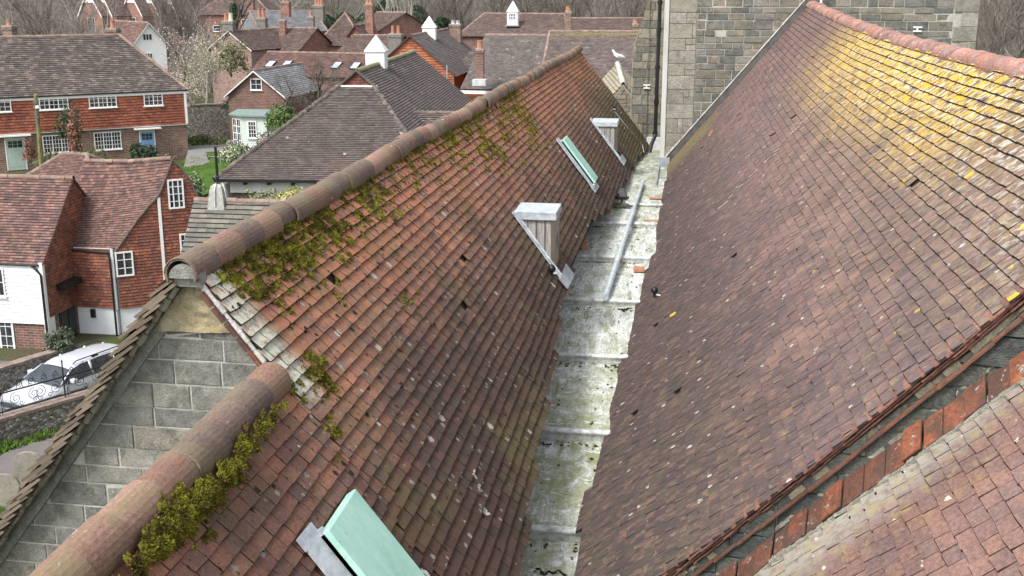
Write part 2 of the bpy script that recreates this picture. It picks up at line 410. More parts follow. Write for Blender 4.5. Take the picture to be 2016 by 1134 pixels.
# materials of the church
def leftcols():
    return [(.36, .165, .105), (.30, .145, .1), (.26, .13, .095), (.2, .115, .09), (.155, .105, .09), (.33, .18, .115), (.24, .135, .105), (.19, .125, .1)]
M['aisle'] = tilemat('aisle_clay_tiles', leftcols(), patches=[
    (zone(vy=[(.9, 3.0)], amt=.88, dirt=2.0), (.062, .041, .033)),
    (blotch(.55, .46, .66, .6, seed=4), (.075, .055, .045)),
    (blotch(.8, .5, .64, .6, seed=2), (.15, .12, .05)),
    (zone(ux=[(29, 36)], amt=.55, dirt=4), (.075, .075, .03)),
    (zone(vy=[(2.0, .3)], amt=.8, dirt=2.0, tex=blotch(2.4, .36, .58)), (.48, .19, .1)),
    (zone(ux=[(7.92, 7.62), (7.38, 7.44)], vy=[(1.5, 1.25)], amt=.9, dirt=.35, tex=blotch(14, .36, .5)), (.56, .58, .47)),
    (zone(vy=[(3.2, 4.3)], amt=.55, dirt=1, tex=blotch(2, .4, .6, seed=7)), (.06, .055, .03)),
    (spots(6, .3, .16, 1), (.4, .38, .33)), (spots(13, .36, .25, 2), (.27, .25, .21)), (spots(3.3, .15, .14, 5), (.6, .6, .55)), (spots(11, .34, .22, 8), (.02, .019, .012)), (blotch(22, .6, .64, .8, stretch=(1, .45, 1), seed=12), (.03, .026, .016))], bumpv=.9, specks=.9)
M['aisle_ridge'] = tilemat('aisle_ridge_clay', [(.25, .145, .11), (.17, .12, .1), (.3, .18, .14), (.14, .105, .09), (.22, .12, .09)], patches=[
    (blotch(2.2, .46, .62, .75), (.19, .165, .085)), (blotch(2, .5, .7, .5, seed=3), (.17, .13, .11)), (spots(9, .26, .15, 4), (.5, .49, .44)), (blotch(14, .62, .7, .6, seed=8), (.42, .4, .34))], bumpv=.5)
M['nave'] = tilemat('nave_clay_tiles', [(.15, .098, .087), (.135, .092, .085), (.17, .108, .093), (.11, .082, .08), (.145, .1, .092), (.2, .125, .103), (.1, .076, .076), (.155, .099, .085)], patches=[
    (blotch(.5, .42, .6, .7, seed=1), (.105, .08, .084)), (blotch(1.6, .5, .64, .3, seed=11), (.29, .19, .15)),
    (zone(vy=[(2.6, 5.2)], amt=.85, dirt=1.8), (.058, .046, .045)),
    (blotch(6, .5, .62, .35, stretch=(1.6, .6, 1), seed=5), (.36, .2, .14)),
    (zone(vy=[(3.2, .8)], ux=[(26, 15)], amt=.6, dirt=2.5, tex=blotch(7, .46, .62, stretch=(1.5, .6, 1), seed=4)), (.33, .27, .13)),
    (zone(vy=[(2.3, .4)], ux=[(27, 20), (9, 13)], amt=.85, dirt=1.6, tex=blotch(8, .475, .5, stretch=(1.2, .8, 1), seed=2)), (.68, .43, .03)), (zone(vy=[(4.4, .6)], ux=[(14, 9)], amt=.95, dirt=1, tex=spots(4.4, .36, .12, 14)), (.66, .42, .03)),
    (zone(vy=[(2.2, .3)], ux=[(27, 18)], amt=.75, dirt=1, tex=blotch(9, .535, .56, stretch=(1.2, .8, 1), seed=9)), (.62, .6, .54)),
    (zone(ux=[(12, 8.5)], amt=.4, dirt=3, tex=blotch(8, .58, .64, seed=3)), (.34, .28, .12)),
    (spots(3.4, .26, .035, 3), (.62, .42, .05)), (spots(9, .3, .14, 6), (.42, .39, .33)),
    (zone(vy=[(4.0, 4.6)], ux=[(18, 11)], amt=.3, dirt=1.5, tex=blotch(3, .48, .6, seed=6)), (.12, .105, .06)),
    (zone(vy=[(3.3, 4.6)], ux=[(29.0, 31.2)], amt=.6, dirt=.4), (.2, .17, .07))], bumpv=.6, contrast=.85, specks=.6)
M['nave_ridge'] = tilemat('nave_ridge_clay', [(.33, .17, .14), (.27, .145, .13), (.38, .2, .16), (.23, .14, .13), (.35, .16, .11)], patches=[(blotch(3, .5, .66, .6), (.33, .27, .24)), (blotch(9, .56, .64, .6, seed=3), (.5, .46, .42)), (blotch(6, .6, .66, .6, seed=5), (.3, .25, .1)), (spots(6, .25, .15, 4), (.6, .58, .5))], bumpv=.4, rough=.8)
M['chancel'] = tilemat('chancel_clay_tiles', [(.19, .115, .1), (.165, .1, .09), (.22, .125, .1), (.14, .095, .09), (.185, .12, .105), (.24, .135, .1)], patches=[
    (blotch(1.3, .45, .65, .5, seed=1), (.13, .1, .1)), (zone(ux=[(7.0, 7.55)], amt=.9, dirt=.25, tex=blotch(12, .3, .55)), (.32, .31, .26)),
    (zone(ux=[(6.4, 7.2)], amt=.5, dirt=.5, tex=blotch(7, .54, .6, seed=3)), (.3, .25, .09)), (spots(3.5, .2, .12, 3), (.4, .34, .1)), (spots(9, .22, .15, 6), (.5, .47, .4)),
    (blotch(6, .56, .68, .3, stretch=(2, .5, 1), seed=5), (.38, .22, .15))], bumpv=.5, contrast=.7)
M['fillet'] = tilemat('orange_fillet_clay', [(.15, .06, .038), (.21, .075, .04), (.115, .052, .038), (.175, .065, .038), (.095, .05, .04)], patches=[(blotch(4, .42, .58, .85, seed=2), (.075, .048, .038)), (blotch(9, .58, .68, .6, seed=4), (.42, .13, .05)), (blotch(11, .6, .66, .7, seed=9), (.4, .38, .34))], uv=False, bumpv=.5)
greys = [(.19, .19, .165), (.22, .215, .185), (.15, .155, .14), (.21, .195, .155), (.25, .24, .21), (.17, .175, .16), (.28, .25, .2)]
M['gable_stone'] = stonemat('gable_stone_blocks', [(.26, .26, .235), (.3, .295, .26), (.22, .22, .205), (.28, .265, .22), (.32, .315, .275), (.24, .24, .225)], lichen=(.46, .43, .32), dark=(.085, .09, .08), bump=1.0, sc_=1.7)
M['tower_stone'] = stonemat('tower_stone_blocks', greys, lichen=(.28, .26, .17), dark=(.07, .075, .07), bump=1.0)
M['quoin'] = stonemat('pale_quoin_stone', [(.3, .285, .23), (.34, .33, .28), (.27, .26, .22), (.31, .3, .26)], lichen=(.4, .37, .27), dark=(.16, .16, .13))
M['plaster'] = stonemat('flaking_plaster', [(.5, .44, .3)], lichen=(.66, .62, .5), dark=(.42, .3, .13), bump=1.0, sc_=1.6)
M['core'] = plain('wall_mortar', (.42, .41, .37), .95, .3, 6, bump=.6)
# --- left (aisle) roof ---
XA, ZA, mA = -3.465, -1.84, 1.303; cA = 1 / hypot(1, mA)
YA0, YA1 = 7.42, 38.0
def P_a(a, s):
    h = wave(a, s, .035) * min(1, s)
    return Vector((XA + s * cA + h * .79, a, ZA - s * mA * cA + h * .61))
def P_al(a, s):
    h = wave(a, s, .03, 9); return Vector((XA - s * cA - h * .79, a, ZA - s * mA * cA + h * .61))
EAVE = [(4, 3.78), (8.5, 3.70), (9.5, 3.62), (11.1, 3.45), (12.9, 3.34), (15, 3.16), (16.3, 3.11), (19, 2.98), (20.9, 3.02), (23.5, 3.28), (30, 3.58), (35, 3.77), (39, 4.13)]
def lerp(tab, x):
    if x <= tab[0][0]: return tab[0][1]
    for (a, b), (c, d) in zip(tab, tab[1:]):
        if x <= c: return b + (d - b) * (x - a) / (c - a)
    return tab[-1][1]
gA = .113; DASH = []
mb = MB()
tilefield(mb, P_a, YA0, YA1, .06, 4.3, gA, .165, keep=lambda a, s: s < lerp(EAVE, a) + .06, seed=11, missing=.0006, dash=DASH)
# lower part nearer the camera shares the slope below its own ridge
S_L = (2.83 - 2.62) and ((-2.80 - XA) / cA)
tilefield(mb, P_a, 2.0, YA0, S_L, 4.3, gA, .165, keep=lambda a, s: s < lerp(EAVE, a) + .06, seed=12, missing=.0006, dash=DASH)
aisle = mb.build('aisle_roof', M['aisle'], church)
mb = MB(); surface(mb, P_a, YA0 + .01, YA1 - .02, .0, 3.05, 60, 8); surface(mb, P_a, 2.0, YA0, S_L, 3.6, 14, 4)
for (a, b), (c, d) in zip(EAVE, EAVE[1:]):
    surface(mb, P_a, max(a, 2), min(c, YA1 - .02), 3.04, (b + d) / 2 - .06, 4, 2)
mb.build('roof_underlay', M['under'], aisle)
mb = MB(); tilefield(mb, P_al, YA0, YA1, .06, 4.4, gA, .165, seed=13); surface(mb, P_al, YA0 + .01, YA1 - .02, .0, 4.4, 40, 8)
M['verge_dark'] = tilemat('dark_verge_tiles', [(.13, .1, .085), (.09, .075, .065), (.16, .12, .1), (.2, .16, .13)], patches=[(blotch(9, .46, .6, .8), (.24, .2, .12)), (blotch(7, .58, .64, .8, seed=3), (.5, .5, .45)), (blotch(5, .55, .62, .7, seed=6), (.05, .045, .04))], specks=.8)
mb.build('aisle_roof_far_slope', M['verge_dark'], church)
def sagz(a): return .05 * mnoise.noise(Vector((a * .25, 3, 2))) 
JM = []; mb = MB(); ridge(mb, [(-3.43, y, -1.925 + sagz(y)) for y in [7.32 + i * 1.6 for i in range(19)] + [38.1]], .125, .42, seed=5, jit=.013, n=16, joint=JM)
mb.build('ridge_tile', M['aisle_ridge'], church)
mb = MB()    # mortar plug in the end ridge tile
mb.prism([(-3.43 + .108 * cos(pi * k / 10), 7.33, -1.95 + .105 * sin(pi * k / 10) - .02) for k in range(11)], (0, .12, 0))
mb.prism([(-3.57, 7.37, -2.04), (-3.31, 7.37, -2.04), (-3.32, 7.37, -1.94), (-3.55, 7.37, -1.94)], (0, .1, 0))
mb.build('ridge_end_mortar', stonemat('lichened_mortar', [(.3, .3, .27)], lichen=(.5, .5, .46), dark=(.13, .13, .12), sc_=2), church)
mb = MB(); ridge(mb, [(-2.817, y, -2.717) for y in (2.0, 4, 6, 7.38)], .14, .42, seed=6, jit=.014, thick=.022, n=16, joint=JM)
M['jm'] = stonemat('ridge_joint_mortar', [(.19, .155, .12)], lichen=(.36, .33, .27), dark=(.05, .04, .032), sc_=3)
for j_ in JM: j_.build('ridge_joint_mortar', M['jm'], church)
mb.build('lower_ridge_tile', M['aisle_ridge'], church)
# verge mortar fillets where ridge meets gable
mb = MB(); 
for k in range(14):
    s = .2 + k * .09; p = P_a(YA0 - .015, s); mb.tube([p + Vector((0, 0, -.012)), P_a(YA0 - .015, s + .1) + Vector((0, 0, -.012))], .022 + RNG.uniform(-.006, .008), 6)
mb.build('verge_mortar', M['mortarpale'], church)
# --- gable wall (aisle, west end facing the camera) ---
gw = thing  # (alias unused)
apex = Vector((-3.465, 7.52, -2.0))
def gp_(x): return ZA - mA * abs(x - XA) - .05
mb = MB(); Yg = 7.52
zt = -2.62; xw = lambda z: (ZA - .05 - z) / mA
mb.prism([(XA - xw(-7.2), Yg, -7.2), (XA + xw(-7.2), Yg, -7.2), (XA, Yg, ZA - .05)], (0, .4, 0))
mb.prism([(XA - xw(-7.2), Yg, G), (XA + 3.6, Yg, G), (XA + 3.6, Yg, -7.2), (XA - xw(-7.2), Yg, -7.2)], (0, .4, 0))
gable = mb.build('gable_wall', M['core'], church)
mb = MB(); zs = -2.42
blocks(mb, [(XA - xw(-7.2) + .1, Yg, -7.2), (XA + xw(-7.2), Yg, -7.2), (XA + xw(zs), Yg, zs), (XA - xw(zs) + .1, Yg, zs)], hs=(.15, .205), ws=(.26, .52), gap=.012, out=.008, jit=.004, seed=4, n=Vector((0, -1, 0)), cham=.006)
mb.build('stone_block', M['gable_stone'], gable)
mb = MB(); r = random.Random(44); L_ = 34
for k in range(L_):
    za = -2.0 - k * .155; zb_ = za - .155; o = lambda z: XA - xw(z) + .08; wv_ = lambda z: .11 + .03 * mnoise.noise(Vector((z * 3, 1, 2)))
    mb.prism([(o(zb_), Yg, zb_), (o(zb_) + wv_(zb_), Yg, zb_), (o(za) + wv_(za), Yg, za), (o(za), Yg, za)], (0, -.026, 0))
mb.build('rake_mortar', stonemat('rake_mortar_grey', [(.3, .3, .28)], lichen=(.36, .34, .26), dark=(.17, .17, .16), sc_=2), gable)
mb = MB()  # plaster patch, lumpy
r = random.Random(5); n_ = 48; rowsz = []
zz0, zz1 = -2.41, -1.98
V = []; 
for j in range(37):
    z = zz0 + (zz1 - zz0) * j / 36; x0 = XA - xw(z) + .1; x1 = XA + xw(z) - .03
    if x1 < x0 + .03: x1 = x0 + .03
    for i in range(n_ + 1):
        x = x0 + (x1 - x0) * i / n_; V.append((x, Yg - .04 - .03 * mnoise.noise(Vector((x * 5, z * 7, 0))) - .02 * mnoise.noise(Vector((x * 14, z * 18, 4))), z))
mb.raw(V, [(j * (n_ + 1) + i, j * (n_ + 1) + i + 1, (j + 1) * (n_ + 1) + i + 1, (j + 1) * (n_ + 1) + i) for j in range(36) for i in range(n_)])
mb.build('plaster_patch', M['plaster'], gable, smooth=True)
# verge tile edges stacked along the far verge (laid level, ends showing)
mb = MB(); r = random.Random(8)
for k in range(64):
    s = .22 + k * .098
    for q in (0, 1):
        p = P_al(7.34 - .03 * q + r.uniform(-.01, .01), s + q * .02); t_ = Vector((-cA, 0, -mA * cA)); nrm = Vector((-mA * cA, 0, cA))
        O = p + nrm * (-.055 - q * .028 + r.uniform(-.006, .006)) - t_ * (.06 + r.uniform(0, .03)); X = (t_ * .25 + nrm * (.07 + r.uniform(-.01, .015))).normalized() * (.235 + r.uniform(-.03, .03) - q * .05); 
        mb.obox(O, X, Vector((0, .2, 0)), nrm * (.02 + r.uniform(0, .007)))
mb.build('verge_tile', M['verge_dark'], church)
mb = MB(); r = random.Random(9)
for k in range(54):
    s = .2 + k * gA; p = P_al(7.40, s); nrm = Vector((-mA * cA, 0, cA)); t_ = Vector((-cA, 0, -mA * cA))
    mb.tube([p - nrm * (.085 + r.uniform(-.01, .012)), p - nrm * .09 + t_ * .1], .022 + r.uniform(-.008, .01), 5)
mb.build('verge_bedding', M['mortar'], church)
# right verge brick-red tile edges on the upper part
mb = MB(); r = random.Random(19)
for k in range(8):
    s = .28 + k * .135; p = P_a(7.40, s); t_ = Vector((cA, 0, -mA * cA)); nrm = Vector((mA * cA, 0, cA))
    mb.obox(p - nrm * .045, t_ * .12, Vector((0, -.03 - r.uniform(0, .03), 0)), nrm * .03)
mb.build('undercloak_tile', M['fillet'], church)
# --- lead valley gutter ---
M['gutterlead'] = None
N = NB('weathered_lead', .6, .35, .1); v = N.co('Object'); st = N.map(v, (3.2, .45, 1)); 
c = N.ramp(N.noise(st, 2.4, 7, .72, 1.2), [(.34, (.2, .19, .14)), (.42, (.5, .51, .45)), (.47, (.8, .84, .85)), (.55, (.42, .42, .34)), (.6, (.82, .86, .87)), (.72, (.55, .56, .5))])
c = N.mix(N.ramp(N.noise(N.map(v, (2.6, .7, 1), loc=(3, 1, 0)), 2.0, 7, .75, .8), [(.44, 0), (.6, .8)]), c, (.25, .26, .13))
yy = N.xyz(v)[1]
c = N.mix(N.mul(N.band(yy, -2, -7), N.ramp(N.noise(N.map(v, loc=(5, 0, 0)), 3.2, 7, .75, .5), [(.4, 0), (.56, .78)])), c, (.27, .28, .12))
c = N.mix(N.mul(N.band(yy, 4, 9), N.ramp(N.noise(v, 2.2, 7, .75), [(.35, 0), (.58, .8)])), c, (.19, .2, .12))
c = N.mix(N.ramp(N.noise(v, 9, 6, .8), [(.58, 0), (.66, .85)]), c, (.07, .062, .04))
c = N.mix(N.ramp(N.noise(N.map(v, loc=(1, 8, 0)), 5, 6, .8), [(.56, 0), (.62, .85)]), c, (.78, .82, .82))
N.bump(N.noise(st, 6, 5, .7), .4, .01); N.out(c); M['gutterlead'] = N.m
DR = [(2, -5.62), (7.9, -5.5), (10.6, -5.38), (13.0, -5.25), (15.7, -5.15), (18.4, -5.05), (21.2, -4.95), (24.1, -4.87), (26.1, -4.82)]
mb = MB(); STEPS = []
for i, (y, z) in enumerate(DR):
    y1 = DR[i + 1][0] if i + 1 < len(DR) else 32; n_ = 8; V = []; 
    for j in range(9):
        for k in range(n_ + 1):
            yy_ = y + (y1 - y) * j / 8; x = -2.6 + 2.5 * k / n_ + .0
            V.append((x, yy_, z + .02 * mnoise.noise(Vector((x * 2, yy_ * 1.5, 1))) - .03 * j / 8 * 0))
    mb.raw(V, [(j * 9 + k, j * 9 + k + 1, (j + 1) * 9 + k + 1, (j + 1) * 9 + k) for j in range(8) for k in range(8)])
    if i + 1 < len(DR):
        zn = DR[i + 1][1]; V = []
        for k in range(25):
            x = -2.6 + 2.5 * k / 24; w_ = .012 * mnoise.noise(Vector((x * 4, y1, 2)))
            for dy, dz in ((.0, z + .004 - zn), (-.008, -.03), (-.03, -.012), (-.035, .012), (.0, .03), (.05, .028), (.09, .006)): V.append((x, y1 + dy + w_, zn + dz + w_ * .4))
        steps = MB(); STEPS.append(steps); steps.raw(V, [(k * 7 + q, (k + 1) * 7 + q, (k + 1) * 7 + q + 1, k * 7 + q + 1) for k in range(24) for q in range(6)])
mb.raw([(-2.6, 32, -4.85), (-.1, 32, -4.85), (-.1, 45, -5.5), (-2.6, 45, -5.5)], [(0, 1, 2, 3)])
gut = mb.build('valley_gutter', M['gutterlead'], church, smooth=True); M['drip'] = plain('drip_lead', (.55, .57, .55), .55, .45, 9, bump=.3)
for steps in STEPS: steps.build('gutter_drip', M['drip'], gut, smooth=True)

mb = MB(); mb.box((-2.6, 7.4, G), (-2.5, 44, -4.0)); 
mb.box((-.12, 8.4, G), (0, 32, -5.0)); mb.box((-2.6, 2.0, G), (-.1, 2.1, -5.7)); mb.build('gutter_side_wall', M['core'], church)
# --- right (nave) roof ---
XN, mN = 3.38, 1.166; cN = 1 / hypot(1, mN); YN1 = 32.08
RZ = [(6, -.70), (12.1, -.69), (14, -.69), (17.7, -.69), (21.5, -.64), (26.3, -.52), (30.7, -.34), (32.2, -.28)]
SN = (XN + .60) / cN
def rz(a):
    return sum(lerp(RZ, a + d) for d in (-1, 0, 1)) / 3
def P_n(a, s):
    f = s / SN; h = wave(a, s, .075, 20) * min(1, s) * (1 - max(0, (a - 30) / 2.1))
    d = (-.47 - rz(a)) * (1 - f)
    return Vector((XN - s * cN - h * .75, a, -.47 - s * mN * cN - d + h * .66))
def vN(s): return 7.22 + (s * cN) * .263
def vN_(s): return vN(s)
NE = [(6, 6.4), (9.7, 6.46), (11.3, 6.5), (13.3, 6.38), (16.4, 6.41), (17.6, 6.22), (19, 6.2), (21.5, 5.85), (24.7, 5.78), (32, 5.72)]
mb = MB(); tilefield(mb, P_n, vN_, YN1, .08, 6.7, .1235, .168, keep=lambda a, s: s < lerp(NE, a) + .02 , seed=21, missing=.0012, slip=.003, wf=(.005, .013))
nave = mb.build('nave_roof', M['nave'], church)
mb = MB(); surface(mb, P_n, lambda s: vN(s) + .03, YN1, 0, 5.7, 80, 12)
for (a, b), (c, d) in zip(NE, NE[1:]): surface(mb, P_n, max(a, 8.5), min(c, YN1), 5.69, (b + d) / 2 - .06, 4, 2)
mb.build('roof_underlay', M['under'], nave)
r = random.Random(12)
for k in range(26):
    s = .9 + k * .1235
    if r.random() < .25: continue
    a_ = 19.6 + (k % 2) * .084 - k * .012; p = P_n(a_, s + .01) + Vector((-.02, 0, .022)); q = P_n(a_, s + .11) + Vector((-.027, 0, .03)); mb = MB(); mb.tube([p, q], .005 + r.uniform(-.002, .002), 4); mb.build('mortar_line', M['mortarpale'], nave)
def P_nr(a, s):
    return Vector((XN + s * cN, a, rz(a) - s * mN * cN))
mb = MB(); tilefield(mb, P_nr, 7.25, YN1, .08, 4, .1235, .168, seed=22); surface(mb, P_nr, 7.25, YN1, 0, 4, 30, 4); mb.build('nave_roof_far_slope', M['nave'], church)
mb = MB(); ridge(mb, [(XN, y, rz(y) - .12) for y in [7.1, 9, 11, 13, 15, 17, 19, 21, 23, 25, 27, 29, 31, 32.05]], .15, .235, seed=15, jit=.014, flat=.85, arc=(-.1, 1.1), thick=.018, n=14)
mb.build('nave_ridge_tile', M['nave_ridge'], church)
# verge of the nave: tiled edge, bedding, undercloak
mb = MB(); bed = MB(); und = MB(); r = random.Random(31); tN = Vector((-cN, 0, -mN * cN)); nN = Vector((-mN * cN, 0, cN)); dv = Vector((-cN, .263 * cN, -mN * cN)).normalized()
for k in range(54):
    s = .1 + k * .1235; p = P_n(vN(s), s)
    for q in (0, 1, 2):
        O = p + nN * (-.004 - q * .03 + r.uniform(-.004, .004)) + Vector((0, .012 + q * .02 + r.uniform(0, .015), 0)); mb.obox(O - tN * .05, tN * (.19 + r.uniform(-.02, .02)) + nN * .012, Vector((0, .15, 0)), nN * .013)
    O = p + nN * -.095 + Vector((0, .07, 0)); bed.tube([O + Vector((0, r.uniform(-.01, .02), r.uniform(-.01, .01))), O + dv * .14], .027 + r.uniform(-.012, .012), 5)
    if k % 2 == 0:
        O = p + nN * -.128 + Vector((0, .0 + r.uniform(-.006, .008), 0)); und.obox(O, dv * .245, Vector((0, .16, 0)), nN * .014)
mb.build('verge_tile', tilemat('nave_verge_clay', [(.2, .1, .08), (.16, .085, .07), (.24, .12, .09)], uv=False), nave); bed.build('verge_bedding', stonemat('mossy_bedding', [(.2, .18, .13)], lichen=(.3, .28, .18), dark=(.08, .065, .05), sc_=3), nave); und.build('undercloak_tile', tilemat('undercloak_clay', [(.17, .075, .05), (.13, .065, .05)], patches=[(blotch(9, .5, .6, .7), (.1, .085, .06))], uv=False), nave)
# nave gable wall under the verge
def wallpt(X, off): # on the plane below the nave roof at distance along
    s = (XN - X) / cN; return Vector((X, vN(s) + .1, -.47 - s * mN * cN + off - .2 * (1 - s / SN)))
A_ = wallpt(XN, -.16); B_ = wallpt(-.9, -.16); 
mb = MB(); mb.prism([A_, B_, B_ + Vector((0, 0, -6)), A_ + Vector((0, 0, -9))], (.05, .35, 0)); ng = mb.build('nave_gable_wall', plain('dark_joint_mortar', (.2, .2, .18), .95, .3, 6, bump=.5), church)
nw = (A_ - B_).cross(Vector((0, 0, 1))).normalized(); nw = -nw if nw.y > 0 else nw
mb = MB(); blocks(mb, [A_, B_, B_ + Vector((0, 0, -2)), A_ + Vector((0, 0, -3))], hs=(.16, .24), ws=(.3, .6), out=.03, seed=7, n=nw, gap=.012)
mb.build('stone_block', stonemat('dark_gable_stone', [(.1, .11, .1), (.13, .14, .13), (.085, .095, .09), (.12, .125, .11)], lichen=(.22, .22, .19), dark=(.04, .045, .04)), ng)
# --- chancel roof (lower right) with orange fillet tiles ---
OFF = -.56
def P_c(a, s): 
    h = wave(a, s, .04, 40); return Vector((XN - s * cN - h * .75, a, -.47 - s * mN * cN + OFF - .2 * (1 - s / SN) + h * .66))
mb = MB(); tilefield(mb, P_c, 1.5, lambda s: vN(s) - .0, .0, 6.2, .1235, .168, seed=41, missing=.001, slip=.004, wf=(.004, .012))
surface(mb, P_c, 1.5, lambda s: vN(s) + .05, 0, 6.2, 30, 10)
mb.build('chancel_roof', M['chancel'], church)
mb = MB(); r = random.Random(43); k = 0; s = .0
while s < 6.2:
    L = r.uniform(.165, .2); p = P_c(vN(s), s); q = P_c(vN(s + L - .008), s + L - .008); hi = Vector((0, .09, .17)) ; lo = nN * .045 + Vector((0, -.12, 0)); j = r.gauss(0, .011); jj = nN * j
    top0 = p + hi + jj; top1 = q + hi + jj; b0 = p + lo + jj; b1 = q + lo + jj; th = (top1 - top0).cross(b0 - top0).normalized(); th = th if th.z > 0 else -th
    mb.prism([top0, top1, b1, b0], th * -.018); s += L
mb.build('orange_fillet_tile', M['fillet'], church, bevel=.003)
mb = MB(); mb2 = MB()
for k in range(120):
    s = k * .052; p = P_c(vN(s) - .135, s) + nN * .02; mb.tube([p, P_c(vN(s + .06) - .135, s + .06) + nN * .02], .014 + abs(r.gauss(0, .006)) + (.02 if mnoise.noise(Vector((s * 3, 0, 0))) > .25 else 0), 5)
    p = P_c(vN(s) + .095, s) + Vector((0, 0, .17)); mb2.tube([p, P_c(vN(s + .06) + .095, s + .06) + Vector((0, 0, .17))], .018 + r.uniform(-.004, .006), 5)
M['lm'] = stonemat('lichen_mortar', [(.3, .29, .24)], lichen=(.55, .55, .5), dark=(.12, .12, .1)); mb.build('fillet_mortar', M['lm'], church); mb2.build('fillet_mortar', M['lm'], church)
# --- tower ---
XT0, XT1, YT = -.52, 7.63, 32.1
mb = MB(); mb.box((XT0, YT, G), (XT1, YT + 7.5, 5.5)); tower = mb.build('tower_wall', plain('tower_joint_mortar', (.4, .39, .34), .95, .25, 5, bump=.5), church)
mb = MB()
blocks(mb, [(.35, YT, -6), (7.0, YT, -6), (7.0, YT, 1.2), (.35, YT, 1.2)], hs=(.15, .26), ws=(.25, .62), out=.02, jit=.01, seed=3, n=Vector((0, -1, 0)), gap=.024, cham=.01)
mb.build('stone_block', M['tower_stone'], tower)
mb = MB()
for side, xa, xb in ((0, XT0 + .12, .33), (1, 7.0, XT1)):
    z = -6; k = 0; r = random.Random(60 + side)
    while z < 1.2:
        h = r.uniform(.3, .42); ww = (xb - xa) * (1 if k % 2 else .62 if side == 0 else 1); 
        if side == 0: blocks(mb, [(xa, YT, z), (xa + ww, YT, z), (xa + ww, YT, z + h), (xa, YT, z + h)], hs=(h, h + .001), ws=(2, 2.1), out=.034, jit=.004, n=Vector((0, -1, 0)), seed=k)
        if side == 0 and ww < xb - xa - .05: blocks(mb, [(xa + ww + .01, YT, z), (xb, YT, z), (xb, YT, z + h), (xa + ww + .01, YT, z + h)], hs=(h / 2, h / 2 + .001), ws=(2, 2.1), out=.03, jit=.004, n=Vector((0, -1, 0)), seed=k)
        if side == 1: blocks(mb, [(xb - (.6 if k % 2 else .42), YT, z), (xb, YT, z), (xb, YT, z + h), (xb - (.6 if k % 2 else .42), YT, z + h)], hs=(h, h + .001), ws=(2, 2.1), out=.034, jit=.004, n=Vector((0, -1, 0)), seed=k)
        z += h; k += 1
    mb.build('corner_stone', M['quoin'], tower); mb = MB()
mb = MB(); mb.box((XT0 - .03, YT - .06, -4.75), (XT0 + .1, YT, 5.5)); mb.build('corner_board', plain('pale_grey_board', (.5, .5, .47), .7, .2, 3, streak=True), tower)
mb = MB(); mb.box((XT0 - .05, YT - .12, -4.95), (XT0 + .25, YT + .02, -4.55)); mb.box((XT0 - .06, YT - 3.2, -4.95), (XT0 - .02, YT, -4.75)); mb.build('lead_corner_flashing', M['lead'], tower)
# abutment flashing of the nave on the tower
fl = MB(); wl = MB(); r = random.Random(70); pts = []
for k in range(30):
    s = -.05 + k * .2; p = P_n(YT - .05, max(s, 0)); p = Vector((p.x, YT - .038, p.z)); pts.append(p)
up = nN
for a, b in zip(pts, pts[1:]):
    fl.prism([a - up * .02, b - up * .02, b + up * .19, a + up * .19], (0, -.018, 0)); wl.tube([a + up * .2 + Vector((0, -.02, 0)), b + up * .2 + Vector((0, -.02, 0))], .02 + r.uniform(-.004, .006), 6)
e = pts[0] + up * .31 + Vector((0, -.02, 0)); 
wl.tube([e, e + Vector((.2, 0, .02)), e + Vector((.42, 0, 0)), e + Vector((.45, 0, -.35))], .02, 6)
fl.build('lead_flashing', plain('dark_flashing', (.1, .095, .09), .7, .35, 5, bump=.3), tower); wl.build('flashing_mortar', M['mortarpale'], tower)
# stair turret beyond the tower corner, sloping in toward the top
mb = MB(); TP = [(-1.67, G), (-.4, G), (-.4, 4), (-1.0, 4), (-1.0, .1), (-1.22, -.45), (-1.32, -.9), (-1.62, -1.75), (-1.67, -3)]
mb.prism([(x, 38.2, z) for x, z in TP], (0, 2, 0)); tur = mb.build('stair_turret', plain('turret_mortar', (.33, .31, .26), .95, .3, 5, bump=.5), church)
mb = MB(); tc = [(.25, .235, .19), (.2, .2, .175), (.28, .25, .19), (.17, .17, .15), (.31, .29, .24)]
blocks(mb, [(-1.66, 38.2, -6), (-.45, 38.2, -6), (-.45, 38.2, -1.8), (-1.62, 38.2, -1.8)], hs=(.2, .34), ws=(.25, .6), gap=.018, seed=8, n=Vector((0, -1, 0)), out=.03)
blocks(mb, [(-1.6, 38.2, -1.8), (-.45, 38.2, -1.8), (-.45, 38.2, .2), (-1.02, 38.2, .2)], hs=(.2, .34), ws=(.25, .6), gap=.018, seed=9, n=Vector((0, -1, 0)), out=.03)
mb.build('stone_block', stonemat('turret_stone', tc, lichen=(.3, .27, .17), dark=(.11, .11, .09)), tur)
mb = MB(); mb.tube([(-1.12, 38.12, -4.9), (-1.12, 38.12, -1.2), (-1.12, 38.12, .4)], .012, 5); mb.tube([(-1.12, 38.12, -1.7), (-.8, 38.12, -1.7)], .012, 5)
mb.build('lightning_conductor', M['timber'], tur)
mb = MB(); mb.box((-1.1, 37.9, -5.35), (-.55, 38.2, -4.75)); mb.build('lead_soaker', M['leadpale'], tur)
